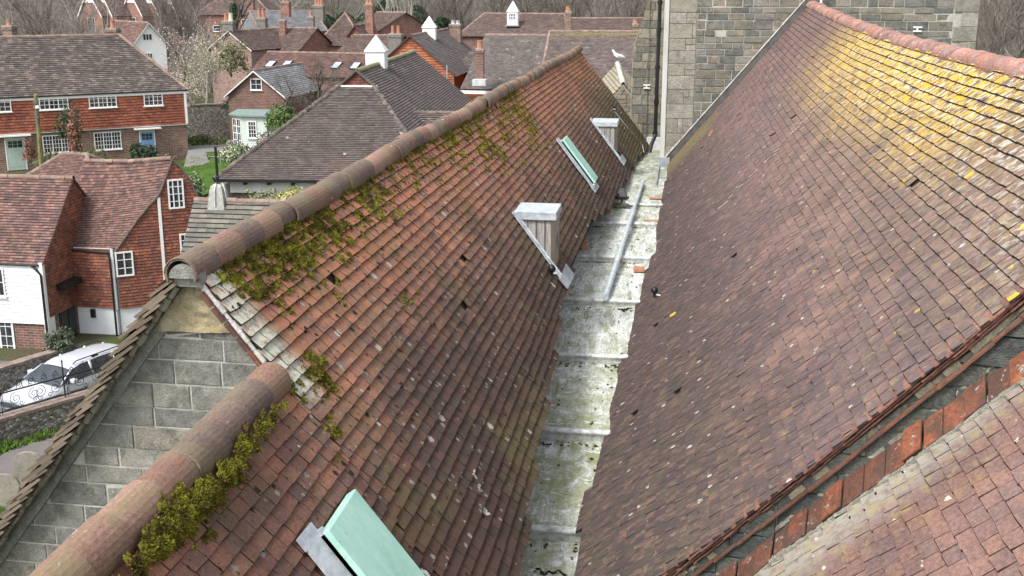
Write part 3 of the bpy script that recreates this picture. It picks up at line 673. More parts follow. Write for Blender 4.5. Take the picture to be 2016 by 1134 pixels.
# black rainwater pipe
mb = MB(); X0 = -.72; Yp_ = 32.6
top = yp(1301, -40, 32.6); bot = yp(1290, 262, 32.6); 
mb.tube([top, bot, bot + Vector((0, -.05, -.08)), yp(1283, 283, 32.4), yp(1279, 300, 32.3)], .055, 10)
for v_ in (5, 60, 132, 200, 262): c_ = yp(1301 - (v_ + 40) * .0365, v_, 32.6); mb.tube([c_ + Vector((0, 0, .05)), c_ - Vector((0, 0, .05))], .075, 10)
mb.build('rainwater_pipe', M['black'], tower, smooth=False)
for (u_, v_, Y_, par_) in ((1802, 52, YT - .06, tower), (1270, 166, 38.14, tur)):
    c_ = yp(u_, v_, Y_); mb = MB(); d_ = .11; mb.box((c_.x - .05, c_.y - .04, c_.z - .04), (c_.x + .17, c_.y, c_.z + .0)); mb.box((c_.x - .05, c_.y - .04, c_.z - .14), (c_.x + .17, c_.y, c_.z - .1)); mb.box((c_.x + .03, c_.y - .03, c_.z - .14), (c_.x + .08, c_.y, c_.z)); mb.build('wall_bracket', M['white'], par_)
# --- roof features on the aisle: two lead-topped vents, two copper roof lights ---
def vent(u0, u1, v0, v1, Y, zt, dep):
    A = Vector((u0, Y, zt)); xr = u1
    zb = ZA - mA * (xr - XA); x0 = u0
    mb = MB(); mb.prism([(x0, Y, zt - .12), (xr, Y, zt - .12), (xr, Y, zb)], (0, dep, 0)); ck = mb.build('roof_vent', M['ventwood'], church)
    mb = MB()
    for k in range(3):
        x = x0 + (xr - x0) * (.3 + .22 * k); zb_ = ZA - mA * (x - XA); mb.box((x, Y - .014, zb_ + .0), (x + .012, Y, zt - .12))
    mb.box((xr - .05, Y - .03, zb + .05), (xr + .02, Y, zt - .1)); mb.build('cheek_board', M['timber'], ck)
    mb = MB(); mb.box((x0 - .02, Y - .04, zt - .13), (xr + .03, Y + dep + .03, zt)); mb.build('lead_cap', M['leadcap'], ck, bevel=.012)
    mb = MB(); n3 = Vector((mA * cA, 0, cA)); t3 = Vector((cA, 0, -mA * cA))
    for (sa, sb) in ((0, 1),):
        a = P_a(Y, (x0 - XA) / cA - .12) + n3 * .04; b = P_a(Y, (xr - XA) / cA + .12) + n3 * .04
        mb.prism([a + Vector((0, -.1, 0)), b + Vector((0, -.1, 0)), b, a], n3 * .015); mb.prism([b + Vector((0, -.19, 0)), b + Vector((0, dep + .1, 0)), b + Vector((0, dep + .1, 0)) + t3 * .22, b + Vector((0, -.15, 0)) + t3 * .2], n3 * .02)
        mb.tube([a + Vector((0, -.02, 0)) + n3 * .03, b + Vector((0, -.02, 0)) + n3 * .03], .018, 6)
    mb.build('lead_flashing', M['leadcap'], ck); return ck
N = NB('lead_cap_metal', .5, .4, .15); c = N.ramp(N.noise(N.map(N.co(), (1, 1, 2)), 6, 5, .7), [(.3, (.3, .36, .42)), (.5, (.5, .55, .58)), (.68, (.68, .7, .7))]); N.bump(N.noise(N.co(), 9, 4), .25, .01); M['leadcap'] = N.out(c)
N = NB('bleached_boards', .9, .15); c = N.ramp(N.noise(N.map(N.co(), (9, 1, .8)), 3, 6, .75), [(.3, (.16, .15, .14)), (.48, (.36, .35, .33)), (.66, (.5, .5, .48))]); c = N.mix(N.ramp(N.noise(N.map(N.co(), (30, 1, .5)), 2, 4, .8), [(.55, 0), (.62, .7)]), c, (.12, .1, .08)); N.bump(N.noise(N.map(N.co(), (30, 1, 1)), 3, 4), .5, .01); M['ventwood'] = N.out(c)
vent(-2.36, -1.78, 0, 0, 16.3, -3.15, .66)
vent(-2.30, -1.65, 0, 0, 29.7, -3.32, .8)
def rooflight(Y0, Y1, s0, s1, ht=.12):
    n3 = Vector((mA * cA, 0, cA)); t3 = Vector((cA, 0, -mA * cA)); Q = lambda y, s: Vector((XA + s * cA, y, ZA - s * mA * cA))
    mb = MB(); mb.obox(Q(Y0, s0) + n3 * .05, t3 * (s1 - s0), Vector((0, Y1 - Y0, 0)), n3 * ht); cp = mb.build('roof_light', M['copper'], church, bevel=.012)
    mb = MB(); mb.obox(Q(Y0 - .0, s0 - .03) + n3 * .0, t3 * (s1 - s0 + .06), Vector((0, .05, 0)), n3 * .1)
    for k in range(18):
        a = s0 - .1 + (s1 - s0 + .16) * k / 18; L = (s1 - s0 + .16) / 18; o = .05 * mnoise.noise(Vector((a * 4, Y0, 0)))
        mb.prism([Q(Y0 - .2 + o, a) + n3 * .035, Q(Y0 - .2 + o * .8, a + L) + n3 * .035, Q(Y0 + .02, a + L) + n3 * .06, Q(Y0 + .02, a) + n3 * .06], n3 * .012)
    mb.prism([Q(Y0 - .2, s1) + n3 * .03, Q(Y1, s1) + n3 * .03, Q(Y1, s1 + .18) + n3 * .03, Q(Y0 - .2, s1 + .15) + n3 * .03], n3 * .015)
    mb.build('lead_flashing', M['leadcap'], cp); return cp
rooflight(6.38, 7.02, 2.0, 3.6, .09); rooflight(23.5, 24.2, 1.58, 2.7, .09)
# ================= MOSS, GUTTER CLUTTER =================
def tuft(mb, c, R, nrm, r, dens=1.0, flat=.42):
    X = nrm.cross(Vector((0, 1, 0))).normalized(); Y = nrm.cross(X)
    for _ in range(int(R * R * 22000 * dens) + 5):
        a = r.uniform(0, 2 * pi); q = R * sqrt(r.random()) * (.6 + .8 * abs(mnoise.noise(Vector((cos(a) * 1.7 + c.x * 9, sin(a) * 1.7 + c.y * 9, c.z)))) + .15)
        hh = R * flat * max(0, 1 - (q / R) ** 2) * r.uniform(.5, 1.1)
        p = c + X * cos(a) * q + Y * sin(a) * q + nrm * hh; d = (nrm * .8 + (X * cos(a) + Y * sin(a)) * .9 + Vector((r.gauss(0, .5), r.gauss(0, .5), r.gauss(0, .5)))).normalized()
        L = r.uniform(.008, .017); sd = d.cross(Vector((r.gauss(0, 1), r.gauss(0, 1), r.gauss(0, 1)))).normalized() * r.uniform(.004, .008)
        mb.raw([p - sd - nrm * .004, p + sd - nrm * .004, p + d * L], [(0, 1, 2)])
def mound(mb, c, R, nrm, r, flat=.5):
    X = nrm.cross(Vector((0, 1, 0))).normalized(); Y = nrm.cross(X); V = [c + nrm * R * flat]; n = 9; ph = r.uniform(0, 99)
    for j in (1, 2, 3):
        for k in range(n):
            a = 2 * pi * k / n; q = R * (j / 3) * (.75 + .5 * mnoise.noise(Vector((cos(a) * 1.5, sin(a) * 1.5, ph)))); V.append(c + X * cos(a) * q + Y * sin(a) * q + nrm * (R * flat * (1 - (j / 3) ** 2) * r.uniform(.8, 1.15) - .006))
    F = [(0, 1 + k, 1 + (k + 1) % n) for k in range(n)]
    for j in (0, 1): F += [(1 + j * n + k, 1 + (j + 1) * n + k, 1 + (j + 1) * n + (k + 1) % n, 1 + j * n + (k + 1) % n) for k in range(n)]
    mb.raw(V, F)
N = NB('moss_green', .95, .1); c = N.ramp(N.noise(N.co(), 7, 5, .75), [(.34, (.03, .024, .01)), (.44, (.1, .08, .018)), (.53, (.15, .145, .02)), (.66, (.29, .29, .035))]); c = N.mix(.6, c, N.ramp(N.island(), [(0, .25), (1, .72)]), 'OVERLAY'); M['moss'] = N.out(c)
n3 = Vector((mA * cA, 0, cA)); r = random.Random(77)
PAT = [ # (pixel u, v, number, spread, size) on the near slope
 (175, 1120, 10, .05, .06), (235, 1070, 13, .06, .07), (290, 1010, 26, .09, .09), (335, 955, 34, .1, .095), (370, 950, 22, .1, .09), (395, 1000, 4, .03, .05), (420, 890, 22, .07, .085), (460, 830, 17, .07, .07), (440, 895, 8, .05, .06), (490, 800, 8, .05, .06), (520, 765, 7, .05, .05),
 (620, 735, 16, .08, .075), (645, 770, 8, .06, .05), (648, 850, 6, .05, .045), (665, 905, 3, .04, .03), (580, 770, 4, .05, .04),
 (440, 520, 8, .1, .05), (475, 550, 12, .12, .06), (500, 575, 9, .09, .06), (540, 560, 9, .1, .05), (545, 600, 6, .08, .05), (510, 490, 32, .2, .08), (545, 470, 24, .22, .08), (570, 455, 18, .22, .07), (470, 500, 16, .15, .06), (610, 490, 7, .08, .06), (640, 450, 22, .2, .075), (660, 470, 8, .1, .05), (660, 590, 5, .08, .04), (810, 600, 8, .15, .045), (620, 420, 16, .2, .06), (600, 440, 12, .15, .06),
 (720, 370, 26, .25, .075), (735, 380, 12, .2, .06), (700, 415, 12, .2, .06), (770, 350, 12, .3, .05), (790, 325, 16, .3, .06), (690, 390, 12, .25, .055), (820, 300, 14, .3, .06),
 (870, 270, 26, .35, .07), (900, 250, 26, .4, .07), (930, 255, 20, .4, .06), (960, 290, 12, .25, .06), (975, 310, 8, .25, .05), (940, 225, 22, .45, .06), (1000, 220, 22, .45, .06), (1005, 200, 22, .5, .06), (1030, 270, 8, .3, .05), (1045, 250, 12, .3, .05), (980, 240, 16, .4, .06), (1025, 215, 12, .4, .05), (1015, 205, 16, .4, .05)]
mb = MB(); md = MB(); An = Vector((XA, 0, ZA))
for pi_, (u, v, k, sp, sz) in enumerate(PAT):
    low = pi_ < 11; p0 = pp(u, v, An + n3 * (.12 if low else 0), n3)
    for _ in range(int(k * (1.7 if low else 2.0))):
        d = Vector((cA, 0, -mA * cA)) * r.gauss(0, sp * (.5 if low else .8)) + Vector((0, r.gauss(0, sp * (1.7 if low else 1.15)), 0)); p = p0 + d
        s = (p.x - XA) / cA
        if p.y > 7.4: s = max(s, .2)
        dn = (s - S_L); hgt = .12 if (low and dn < .2) else max(.02, .12 - (dn - .2) * 1.2) if low else .02
        if not low and p.y < 7.4: s = max(s, S_L + .16)
        if low: s = max(s, S_L + .02)
        p = P_a(p.y, s) + n3 * hgt; R = sz * (r.uniform(.25, .75) if low else r.uniform(.3, 1.15) * (1 + max(0, p.y - 10) / 30)); mound(md, p, R * .95, n3, r, .4); tuft(mb, p, R, n3, r, .8 if u < 700 else .5)
md_o = mb; mb.v, off = mb.v, len(mb.v)
mb.f += [tuple(i + off for i in f) for f in md.f]; mb.v += md.v; mb.uv += md.uv; mb.mi += md.mi
# strings of small tufts lodged under the tile edges
for _ in range(900):
    y = 7.6 + 22 * r.random() ** 1.5; s = .25 + abs(r.gauss(0, .55)) + (0 if r.random() < .8 else r.random() * 2)
    if mnoise.noise(Vector((y * .5, s * 1.5, 3))) < -.05: continue
    s = .06 + gA * round((s - .06) / gA); p = P_a(y, s) + n3 * .008; R = r.uniform(.012, .038)
    mound(mb, p, R, n3, r, .5); tuft(mb, p, R * 1.1, n3, r, 1.5)
o = mb.build('moss', M['moss']); setp(o, 'bright green and olive moss cushions growing along the ridge of the clay tiled roof', None, None, 'stuff'); o["category"] = 'moss'
N = NB('moss_brown', .95, .1); M['mossdark'] = N.out(N.ramp(N.noise(N.co(), 6, 4), [(.35, (.025, .022, .012)), (.65, (.07, .06, .025))]))
mb = MB(); Zu = Vector((0, 0, 1))
def gz(y):
    z = DR[0][1]
    for a, b in DR:
        if y >= a: z = b
    return z
for _ in range(210):
    y = 8.2 + 16 * r.random() ** 1.7; x = r.choice([-1.2 - .5 * r.random(), -1.0 + .5 * r.random(), -.9 + .2 * r.random()]); 
    if r.random() < .45: y = r.choice([10.5, 12.9, 15.6, 18.3]) - abs(r.gauss(0, .1))
    c_ = Vector((x, y, gz(y) + .012)); R = r.uniform(.008, .03); mound(mb, c_, R, Zu, r, .5); tuft(mb, c_, R, Zu, r, .4)
for (p3, p0, nn, h2, a_, s_) in DASH:
    pr_ = .6 if s_ < 1.0 else .35 if s_ < 2 else .2
    if r.random() > pr_ * (.4 + mnoise.noise(Vector((a_ * .6, s_ * .9, 8))) * 1.2 + .3): continue
    f = r.uniform(.05, .75); d = p0 - p3; c_ = p3 + d * f * .8 + nn * (h2 * (1 - f) + .006); L = d * r.uniform(.08, .22); w_ = d.cross(nn).normalized() * r.uniform(.004, .011); up_ = nn * r.uniform(.004, .01)
    mb.raw([c_ - L, c_ + w_, c_ + L, c_ - w_, c_ + up_], [(0, 1, 4), (1, 2, 4), (2, 3, 4), (3, 0, 4)])
    if r.random() < .4: q_e = c_ + Vector((0, r.uniform(-.06, .06), 0)) + d * r.uniform(-.2, .2); mound(mb, q_e - nn * .004, r.uniform(.006, .012), nn, r, .6)
for y_, z_ in DR[1:]:
    for _ in range(34):
        x_ = -1.75 + 1.6 * r.random() ** 1.5
        if mnoise.noise(Vector((x_ * 3, y_, 0))) < -.1: continue
        mound(mb, Vector((x_, y_ - .045 - abs(r.gauss(0, .025)), gz(y_ - .1) + .008)), r.uniform(.008, .028), Zu, r, .45)
for (x_, y_) in [(-1.25 + .02 * k, 9.95 + .1 * mnoise.noise(Vector((k * .3, 0, 0)))) for k in range(16)] + [(-1.0 + .02 * k, 9.7) for k in range(8)]: mound(mb, Vector((x_, y_, gz(y_) + .008)), r.uniform(.015, .035), Zu, r, .4)
o = mb.build('moss_debris', M['mossdark']); setp(o, 'dark dead moss crumbs in the lead gutter and in the tile joints', kind='stuff'); o["category"] = 'moss'
# grey pipe lying in the gutter
zg = -4.9
mb = MB(); a = gp(1266, 357, -4.72); b = gp(1245, 420, -4.74); c_ = gp(1192, 586, -4.98); mb.tube([a, b], .045, 10); mb.tube([b + Vector((0, 0, -.01)), c_], .055, 10); mb.tube([b + (b - c_) * .03, b - (b - c_) * .03], .065, 10)
d_ = (c_ - b); q = b + d_ * .55; mb.tube([q, q + d_ * .03], .065, 10)
o = mb.build('loose_pipe', M['leadcap'], origin=b, smooth=False); setp(o, 'long grey pipe lying along the pale lead valley gutter', 'pipe')
def brick(u, v, z, L, W, T, rz, label, cat='roof tile', col='fillet', tilt=0, moss=False):
    p = gp(u, v, z); t = thing('broken_tile', label, cat, p, rz, 'loose tiles in the gutter')
    m_ = MB(); m_.box((-L / 2, -W / 2, .004), (L / 2, W / 2, T)); ob = m_.build('tile_piece', M[col], t, local=True, bevel=.004); ob.rotation_euler = (tilt, 0, 0) if tilt else (0, 0, 0)
    if moss:
        m_ = MB(); mound(m_, Vector((.05, 0, T)), .05, Zu, r, .6); tuft(m_, Vector((.05, 0, T)), .055, Zu, r, 1.2); m_.build('moss_cushion', M['moss'], t, local=True)
    return t
M['brickpale'] = plain('pale_broken_clay', (.42, .2, .12), .9, .2, 8, bump=.4)
brick(1258, 533, -5.03, .2, .22, .06, 0, 'small red brick alone on the right side of the gutter beside the pipe', 'brick', 'brickpale')
brick(1098, 851, -5.33, .26, .12, .05, .1, 'broken orange tile with a moss cushion at a gutter step', col='brickpale', moss=True)
brick(1148, 481, -4.85, .14, .3, .03, .5, 'curved orange tile slipped on end at the left edge of the gutter', col='brickpale', tilt=.9)
brick(1193, 410, -4.75, .12, .3, .03, .7, 'mossy slipped tile under the left eaves near the black lamp', col='brickpale', tilt=.7)
brick(1291, 391, -4.8, .3, .14, .03, 0, 'flat red tile fragment at the right edge of the gutter, the farther one', col='brickpale')
brick(1283, 436, -4.83, .34, .1, .03, .05, 'thin flat tile fragment lying on a gutter step by the right edge', col='brickpale')
# flood lamps
def flood(name, label, loc, rz, sc_, base=True):
    t = thing(name, label, 'floodlight', loc, rz); m_ = MB()
    m_.prism([(-.13, -.1, .12), (.13, -.1, .12), (.17, .1, .12), (-.17, .1, .12)], (0, 0, .05)); m_.prism([(-.13, -.1, .17), (.13, -.1, .17), (.06, .0, .36), (-.06, .0, .36)], (0, .1, 0)); m_.box((-.1, -.11, .13), (.1, -.09, .2))
    h = m_.build('lamp_housing', M['black'], t, local=True, bevel=.01)
    m_ = MB(); m_.box((-.02, -.02, 0), (.02, .02, .12)); m_.box((-.18, -.2, 0), (.18, .0, .03)); m_.build('bracket', M['timber'], t, local=True)
    m_ = MB(); m_.tube([(.12, -.1, .06), (.2, -.14, .03), (.3, -.1, .02)], .012, 5); m_.box((.1, -.14, .05), (.16, -.1, .09)); m_.build('cable', M['white'], t, local=True)
    return t
flood('floodlight', 'black lantern shaped floodlight on a wooden block in the gutter', gp(1224, 402, -4.79), 0, 1)
def dome(name, label, p, nrm, arm):
    t = thing(name, label, 'floodlight', p, 0); m_ = MB(); m_.lathe((0, 0, .05), [(.0, -.015), (.04, -.01), (.058, .015), (.058, .045), (.042, .075), (.015, .095)], 12); m_.build('lamp_head', M['black'], t, local=True, smooth=True)
    m_ = MB(); m_.tube([(0, 0, -.03), (0, 0, .06)], .02, 6); m_.build('stem', M['black'], t, local=True)
    m_ = MB(); m_.tube([(.03, -.03, .02), arm], .014, 6); m_.build('arm', M['leadpale'], t, local=True); return t
nz = Vector((-mN * cN, 0, cN)); p = pp(1291, 584, Vector((XN, 0, -.47)), nz); dome('spot_lamp', 'small black domed lamp with pale arm on the right hand roof slope', p + nz * .03, nz, (.16, -.03, .0))
p = pp(1083, 542, An, n3); dome('spot_lamp', 'small black lamp at the foot of the nearer lead topped vent', p + n3 * .03, n3, (.08, -.02, .02))
p = pp(1208, 218, An, n3); dome('spot_lamp', 'black lamp on a bracket near the far verge of the left roof', p + n3 * .05, n3, (-.16, -.05, .03))
mb = MB(); a_ = pp(1209, 222, An, n3) + n3 * .04; pts = [a_, pp(1235, 255, An, n3) + n3 * .04, pp(1262, 285, An, n3) + n3 * .04, gp(1268, 300, -4.85)]; mb.tube(pts, .01, 5); o = mb.build('cable', M['leadpale'], origin=a_); setp(o, 'thin pale cable running down the far end of the left roof', 'cable')
# white pipe terminal at the top of the nave ridge
mb = MB(); p = P_n(YT - .3, .0); mb.tube([Vector((XN + .18, YT - .25, -.5)), Vector((XN + .18, YT - .25, .1))], .03, 8); o = mb.build('vent_pipe', M['white'], church)

# ================= GROUND =================
def terr(x, y):
    d = hypot(x, y); q = max(0, min(1, (d - 125) / 260)); u_ = max(0, min(1, (y - 50) / 12)); return G + 3.5 * u_ * u_ * (3 - 2 * u_) + 26 * q * q * (3 - 2 * q) + (.0 if d < 60 else .5 * mnoise.noise(Vector((x * .02, y * .02, 0))) * min(1, (d - 60) / 60))
mb = MB(); V = []; nx = 90; xs = [-700 + 1400 * i / nx for i in range(nx + 1)]
for j in range(nx + 1):
    for i in range(nx + 1): V.append((xs[i], xs[j] + 300, terr(xs[i], xs[j] + 300) - .02))
mb.raw(V, [(j * (nx + 1) + i, j * (nx + 1) + i + 1, (j + 1) * (nx + 1) + i + 1, (j + 1) * (nx + 1) + i) for j in range(nx) for i in range(nx)])
N = NB('ground_grass_earth', .95, .1); c = N.ramp(N.noise(N.co(), .25, 8, .7), [(.35, (.09, .08, .05)), (.5, (.07, .09, .03)), (.62, (.11, .13, .04))]); 
o_ = N.xyz(N.co()); dist = N.math('POWER', N.math('ADD', N.mul(o_[0], o_[0]), N.mul(o_[1], o_[1])), .5)
c = N.mix(N.band(dist, 110, 150), c, N.ramp(N.noise(N.co(), .15, 8, .75), [(.35, (.06, .055, .045)), (.65, (.13, .115, .09))])); N.bump(N.noise(N.co(), 3, 8, .7), .6, .3); N.out(c)
setp(mb.build('ground', N.m, smooth=True), kind='structure')
def sheet(name, pix, lvl, m, z=G):
    P = [gp(u, v, z) for u, v in pix]; mb = MB(); mb.face([(p.x, p.y, z + .004 * lvl) for p in P]); o = mb.build(name, m); setp(o, kind='structure')
    if o.data.polygons[0].normal.z < 0: o.data.flip_normals()
    return o
M['asphalt'] = plain('asphalt', (.155, .14, .135), .9, .15, 1.5, bump=.2)
M['street'] = plain('street_asphalt', (.12, .12, .12), .9, .2, .8, bump=.2)
N = NB('lawn_grass', .95, .1); c = N.ramp(N.noise(N.co(), .8, 8, .75), [(.35, (.04, .075, .02)), (.55, (.08, .15, .03)), (.7, (.14, .21, .05))]); N.bump(N.noise(N.co(), 14, 5, .8), 1, .08); M['lawn'] = N.out(c)
M['paving'] = plain('garden_paving', (.2, .19, .175), .9, .15, 2, bump=.2)
GY, GB = -13.5, -11.5
M['flintyard'] = None
W0 = gp(-100, 852, -12.68); W1 = gp(0, 823, -12.68); W2 = gp(182, 771, -12.68); wd = (W2 - W1).normalized(); wd.z = 0; wd.normalize(); WA = W1 - wd * 9; WB = W1 + wd * 9.5; wn = Vector((wd.y, -wd.x, 0))
mb = MB(); P = [WA + wn * .2, WB + wn * .2, Vector((-8, 46, 0)), Vector((-8, 2, 0)), Vector((-30, 2, 0))]; mb.prism([(p.x, p.y, G) for p in P], (0, 0, GY - G - .001)); setp(mb.build('churchyard_ground', N.m), kind='structure')
mb = MB(); mb.box((-48, 34, G - .3), (-9, 51.5, G + .012)); o = mb.build('road', M['street']); setp(o, kind='structure')
sheet('path', [(-150, 1010), (-10, 905), (60, 860), (175, 790), (260, 775), (400, 780), (400, 1134), (120, 1134), (60, 1000), (-100, 1150)], 2, M['asphalt'], GY)
sheet('churchyard_grass', [(-200, 1100), (0, 985), (60, 955), (75, 1134), (-200, 1300)], 3, M['lawn'], GY)
sheet('garden_lawn', [(355, 330), (362, 312), (400, 298), (455, 292), (505, 300), (470, 360), (400, 385), (350, 350)], 5, M['lawn'], GB + .6)
sheet('garden_path', [(362, 330), (372, 288), (520, 282), (560, 300), (455, 297), (405, 300), (412, 318), (400, 325)], 6, M['paving'], GB + .6)
sheet('patio', [(440, 292), (448, 276), (560, 270), (580, 290), (500, 297)], 7, M['paving'], GB + .6)
# grass verge with weeds below the flint wall
def weeds(name, P, nper, hgt, m, label, z=G, sd=3, wid=.02):
    r = random.Random(sd); mb = MB()
    P = [gp(*p, z) if not isinstance(p, Vector) else p for p in P]
    for a, b, c_ in [(P[0], P[i], P[i + 1]) for i in range(1, len(P) - 1)]:
        ar = (b - a).cross(c_ - a).length / 2
        for _ in range(int(ar * nper)):
            s, t = r.random(), r.random()
            if s + t > 1: s, t = 1 - s, 1 - t
            p = a + (b - a) * s + (c_ - a) * t; k = .5 + mnoise.noise(Vector((p.x * 1.3, p.y * 1.3, sd)))
            if k < .2: continue
            h = hgt * k * r.uniform(.5, 1.4); d = Vector((r.gauss(0, .5), r.gauss(0, .5), 1)).normalized(); w_ = Vector((r.gauss(0, 1), r.gauss(0, 1), 0)).normalized() * wid
            mb.raw([p - w_, p + w_, p + d * h], [(0, 1, 2)])
    o = mb.build(name, m); setp(o, label, kind='stuff'); return o
N = NB('grass_blades', .9, .2); M['blade'] = N.out(N.ramp(N.island(), [(0, (.05, .1, .02)), (.5, (.11, .19, .035)), (1, (.18, .26, .06))]))
q_ = lambda t, o: Vector((W1.x, W1.y, GY)) + wd * t + wn * o
weeds('verge_weeds', [q_(-7, .24), q_(-7, .8), q_(1, .75), q_(6, .5), q_(6, .24)], 500, .28, M['blade'], 'bright green weeds growing at the foot of the flint wall', wid=.04)
weeds('grass', [(-20, 1060), (-20, 978), (30, 968), (62, 985), (30, 1040)], 900, .13, M['blade'], 'short green churchyard grass by the headstones', GY, wid=.015)
weeds('lawn_grass', [(355, 345), (362, 312), (420, 300), (455, 300), (480, 320), (440, 350), (400, 372)], 120, .12, M['blade'], 'bright garden lawn beside the brick house', GB + .6, wid=.03)

# ================= BACKGROUND BUILDINGS =================
M['tile_grey'] = tilemat('weathered_brown_tiles', [(.095, .08, .074), (.12, .095, .085), (.075, .068, .066), (.14, .115, .1), (.1, .085, .08), (.2, .155, .135)], patches=[(blotch(2.5, .58, .66, .6, stretch=(.6, 2.2, 1), seed=9), (.26, .21, .18)), (blotch(.35, .5, .7, .5), (.06, .055, .055)), (blotch(.5, .6, .75, .5, seed=3), (.16, .13, .1)), (blotch(5, .66, .72, .7, seed=6), (.35, .34, .31))], bumpv=.2)
M['tile_greymoss'] = M['tile_grey']
M['tile_red'] = tilemat('old_red_tiles', [(.15, .088, .075), (.2, .108, .09), (.12, .073, .065), (.25, .14, .115), (.1, .067, .062), (.17, .102, .09)], patches=[(blotch(.5, .5, .68, .5), (.1, .065, .06)), (blotch(4, .64, .72, .5, seed=5), (.3, .22, .16))], bumpv=.25)
M['tile_far'] = tilemat('far_brown_tiles', [(.14, .095, .082), (.11, .08, .072), (.18, .12, .1), (.095, .072, .068)], patches=[(blotch(1.5, .56, .64, .6, stretch=(.6, 2, 1), seed=9), (.26, .19, .16)), (blotch(.3, .5, .66, .6), (.08, .065, .06)), (blotch(1.1, .58, .7, .6, seed=2), (.2, .13, .1))], bumpv=.1)
M['tile_lichen'] = tilemat('lichen_grey_tiles', [(.13, .11, .1), (.15, .13, .12), (.11, .095, .09), (.17, .14, .13)], patches=[(blotch(.8, .5, .66, .6), (.09, .08, .075)), (blotch(2.2, .58, .68, .75, seed=6), (.42, .41, .38)), ], bumpv=.1)
M['tile_yellow'] = tilemat('yellow_lichen_tiles', [(.13, .1, .09), (.15, .12, .11), (.11, .09, .085), (.17, .13, .12)], patches=[(blotch(2.2, .6, .68, .7, seed=6), (.42, .41, .38)), (zone(vy=[(7.6, 9.2)], amt=.75, dirt=1.2, tex=blotch(5, .4, .6)), (.36, .29, .06))], bumpv=.1)
M['slate'] = tilemat('blue_grey_slates', [(.19, .2, .21), (.22, .225, .23), (.16, .17, .18), (.25, .25, .25)], patches=[(blotch(1.2, .55, .7, .5), (.36, .36, .35))], bumpv=.1)
M['slab'] = tilemat('stone_slab_tiles', [(.16, .15, .125), (.13, .125, .11), (.2, .18, .15), (.11, .11, .1)], patches=[(blotch(2, .55, .7, .6), (.24, .22, .16)), (blotch(5, .62, .7, .7, seed=2), (.36, .35, .32))], bumpv=.4)
M['hung'] = tilemat('hung_red_tiles', [(.27, .1, .065), (.22, .085, .06), (.32, .12, .07), (.18, .075, .055), (.15, .07, .055), (.24, .105, .07)], patches=[(blotch(.9, .5, .66, .65), (.14, .06, .04)), (blotch(.6, .58, .7, .5, seed=4), (.12, .09, .05))], bumpv=.3)
M['hung2'] = tilemat('hung_brick_red_tiles', [(.3, .095, .055), (.26, .085, .055), (.35, .115, .06), (.22, .08, .055), (.32, .12, .08)], patches=[(blotch(.9, .55, .7, .5), (.17, .075, .055))], bumpv=.2)
M['hung_orange'] = tilemat('hung_orange_tiles', [(.36, .13, .065), (.3, .11, .055), (.24, .085, .05), (.4, .15, .075)], bumpv=.2)
M['hung_dark'] = tilemat('hung_purple_tiles', [(.16, .06, .05), (.13, .05, .045), (.19, .075, .06)], bumpv=.2)
M['brick_brown'] = brickmat('brown_brick', (.25, .14, .1), (.14, .08, .062), (.3, .27, .23), bw=.34, bh=.12, ms=.016, stain=(.1, .075, .06))
M['brick_red'] = brickmat('red_brick', (.32, .13, .09), (.2, .08, .06), (.33, .27, .23), bw=.4, bh=.14, ms=.02, stain=(.12, .07, .055))
M['brick_old'] = brickmat('old_red_brick', (.24, .1, .075), (.12, .065, .052), (.25, .21, .18), bw=.34, bh=.115, ms=.018, stain=(.08, .065, .055))
M['chequer'] = brickmat('chequer_brick', (.26, .11, .085), (.3, .26, .23), (.26, .22, .19), bw=.22, bh=.12)
M['flint'] = None
N = NB('knapped_flint', .7, .4); x = N.vor(N.map(N.co(), (1, 1, 1.5)), 9); f = N.vor(N.map(N.co(), (1, 1, 1.5)), 9, feature='DISTANCE_TO_EDGE').outputs["Distance"]
c = N.ramp(N.xyz(x.outputs["Color"])[0], [(0, (.09, .085, .08)), (.35, (.2, .19, .17)), (.7, (.36, .34, .3)), (1, (.55, .53, .48))]); c = N.mix(N.ramp(f, [(.03, 1), (.1, 0)]), c, (.17, .15, .12)); N.bump(N.ramp(f, [(0, 0), (.25, 1)]), .9, .04); M['flint'] = N.out(c)
N = NB('weatherboard_white', .5, .4); z_ = N.xyz(N.co())[2]; M['wboard'] = N.out(N.ramp(N.noise(N.map(N.co(), (.5, .5, 5)), 3, 4), [(.3, (.72, .73, .74)), (.7, (.84, .84, .84))]))
M['whitebrick'] = brickmat('whitewashed_brick', (.76, .78, .79), (.73, .75, .77), (.66, .69, .71), bump=.35)
M['render'] = plain('white_render', (.82, .82, .8), .8, .05, 2)
M['sage'] = plain('sage_paint', (.4, .5, .44), .5, .08, 3); M['blue'] = plain('blue_door_paint', (.2, .38, .65), .4, .1, 3); M['palegreen'] = plain('pale_green_boards', (.5, .56, .52), .7, .08, 3)
M['pot'] = plain('clay_pot', (.38, .18, .12), .8, .2, 4); M['potpale'] = plain('pale_pot', (.6, .55, .42), .8, .2, 4)
M['ridge_far'] = tilemat('far_ridge_tiles', [(.24, .15, .12), (.2, .14, .12), (.28, .2, .16)], patches=[(blotch(2, .5, .65, .6), (.3, .28, .22))], uv=False)
class House: pass
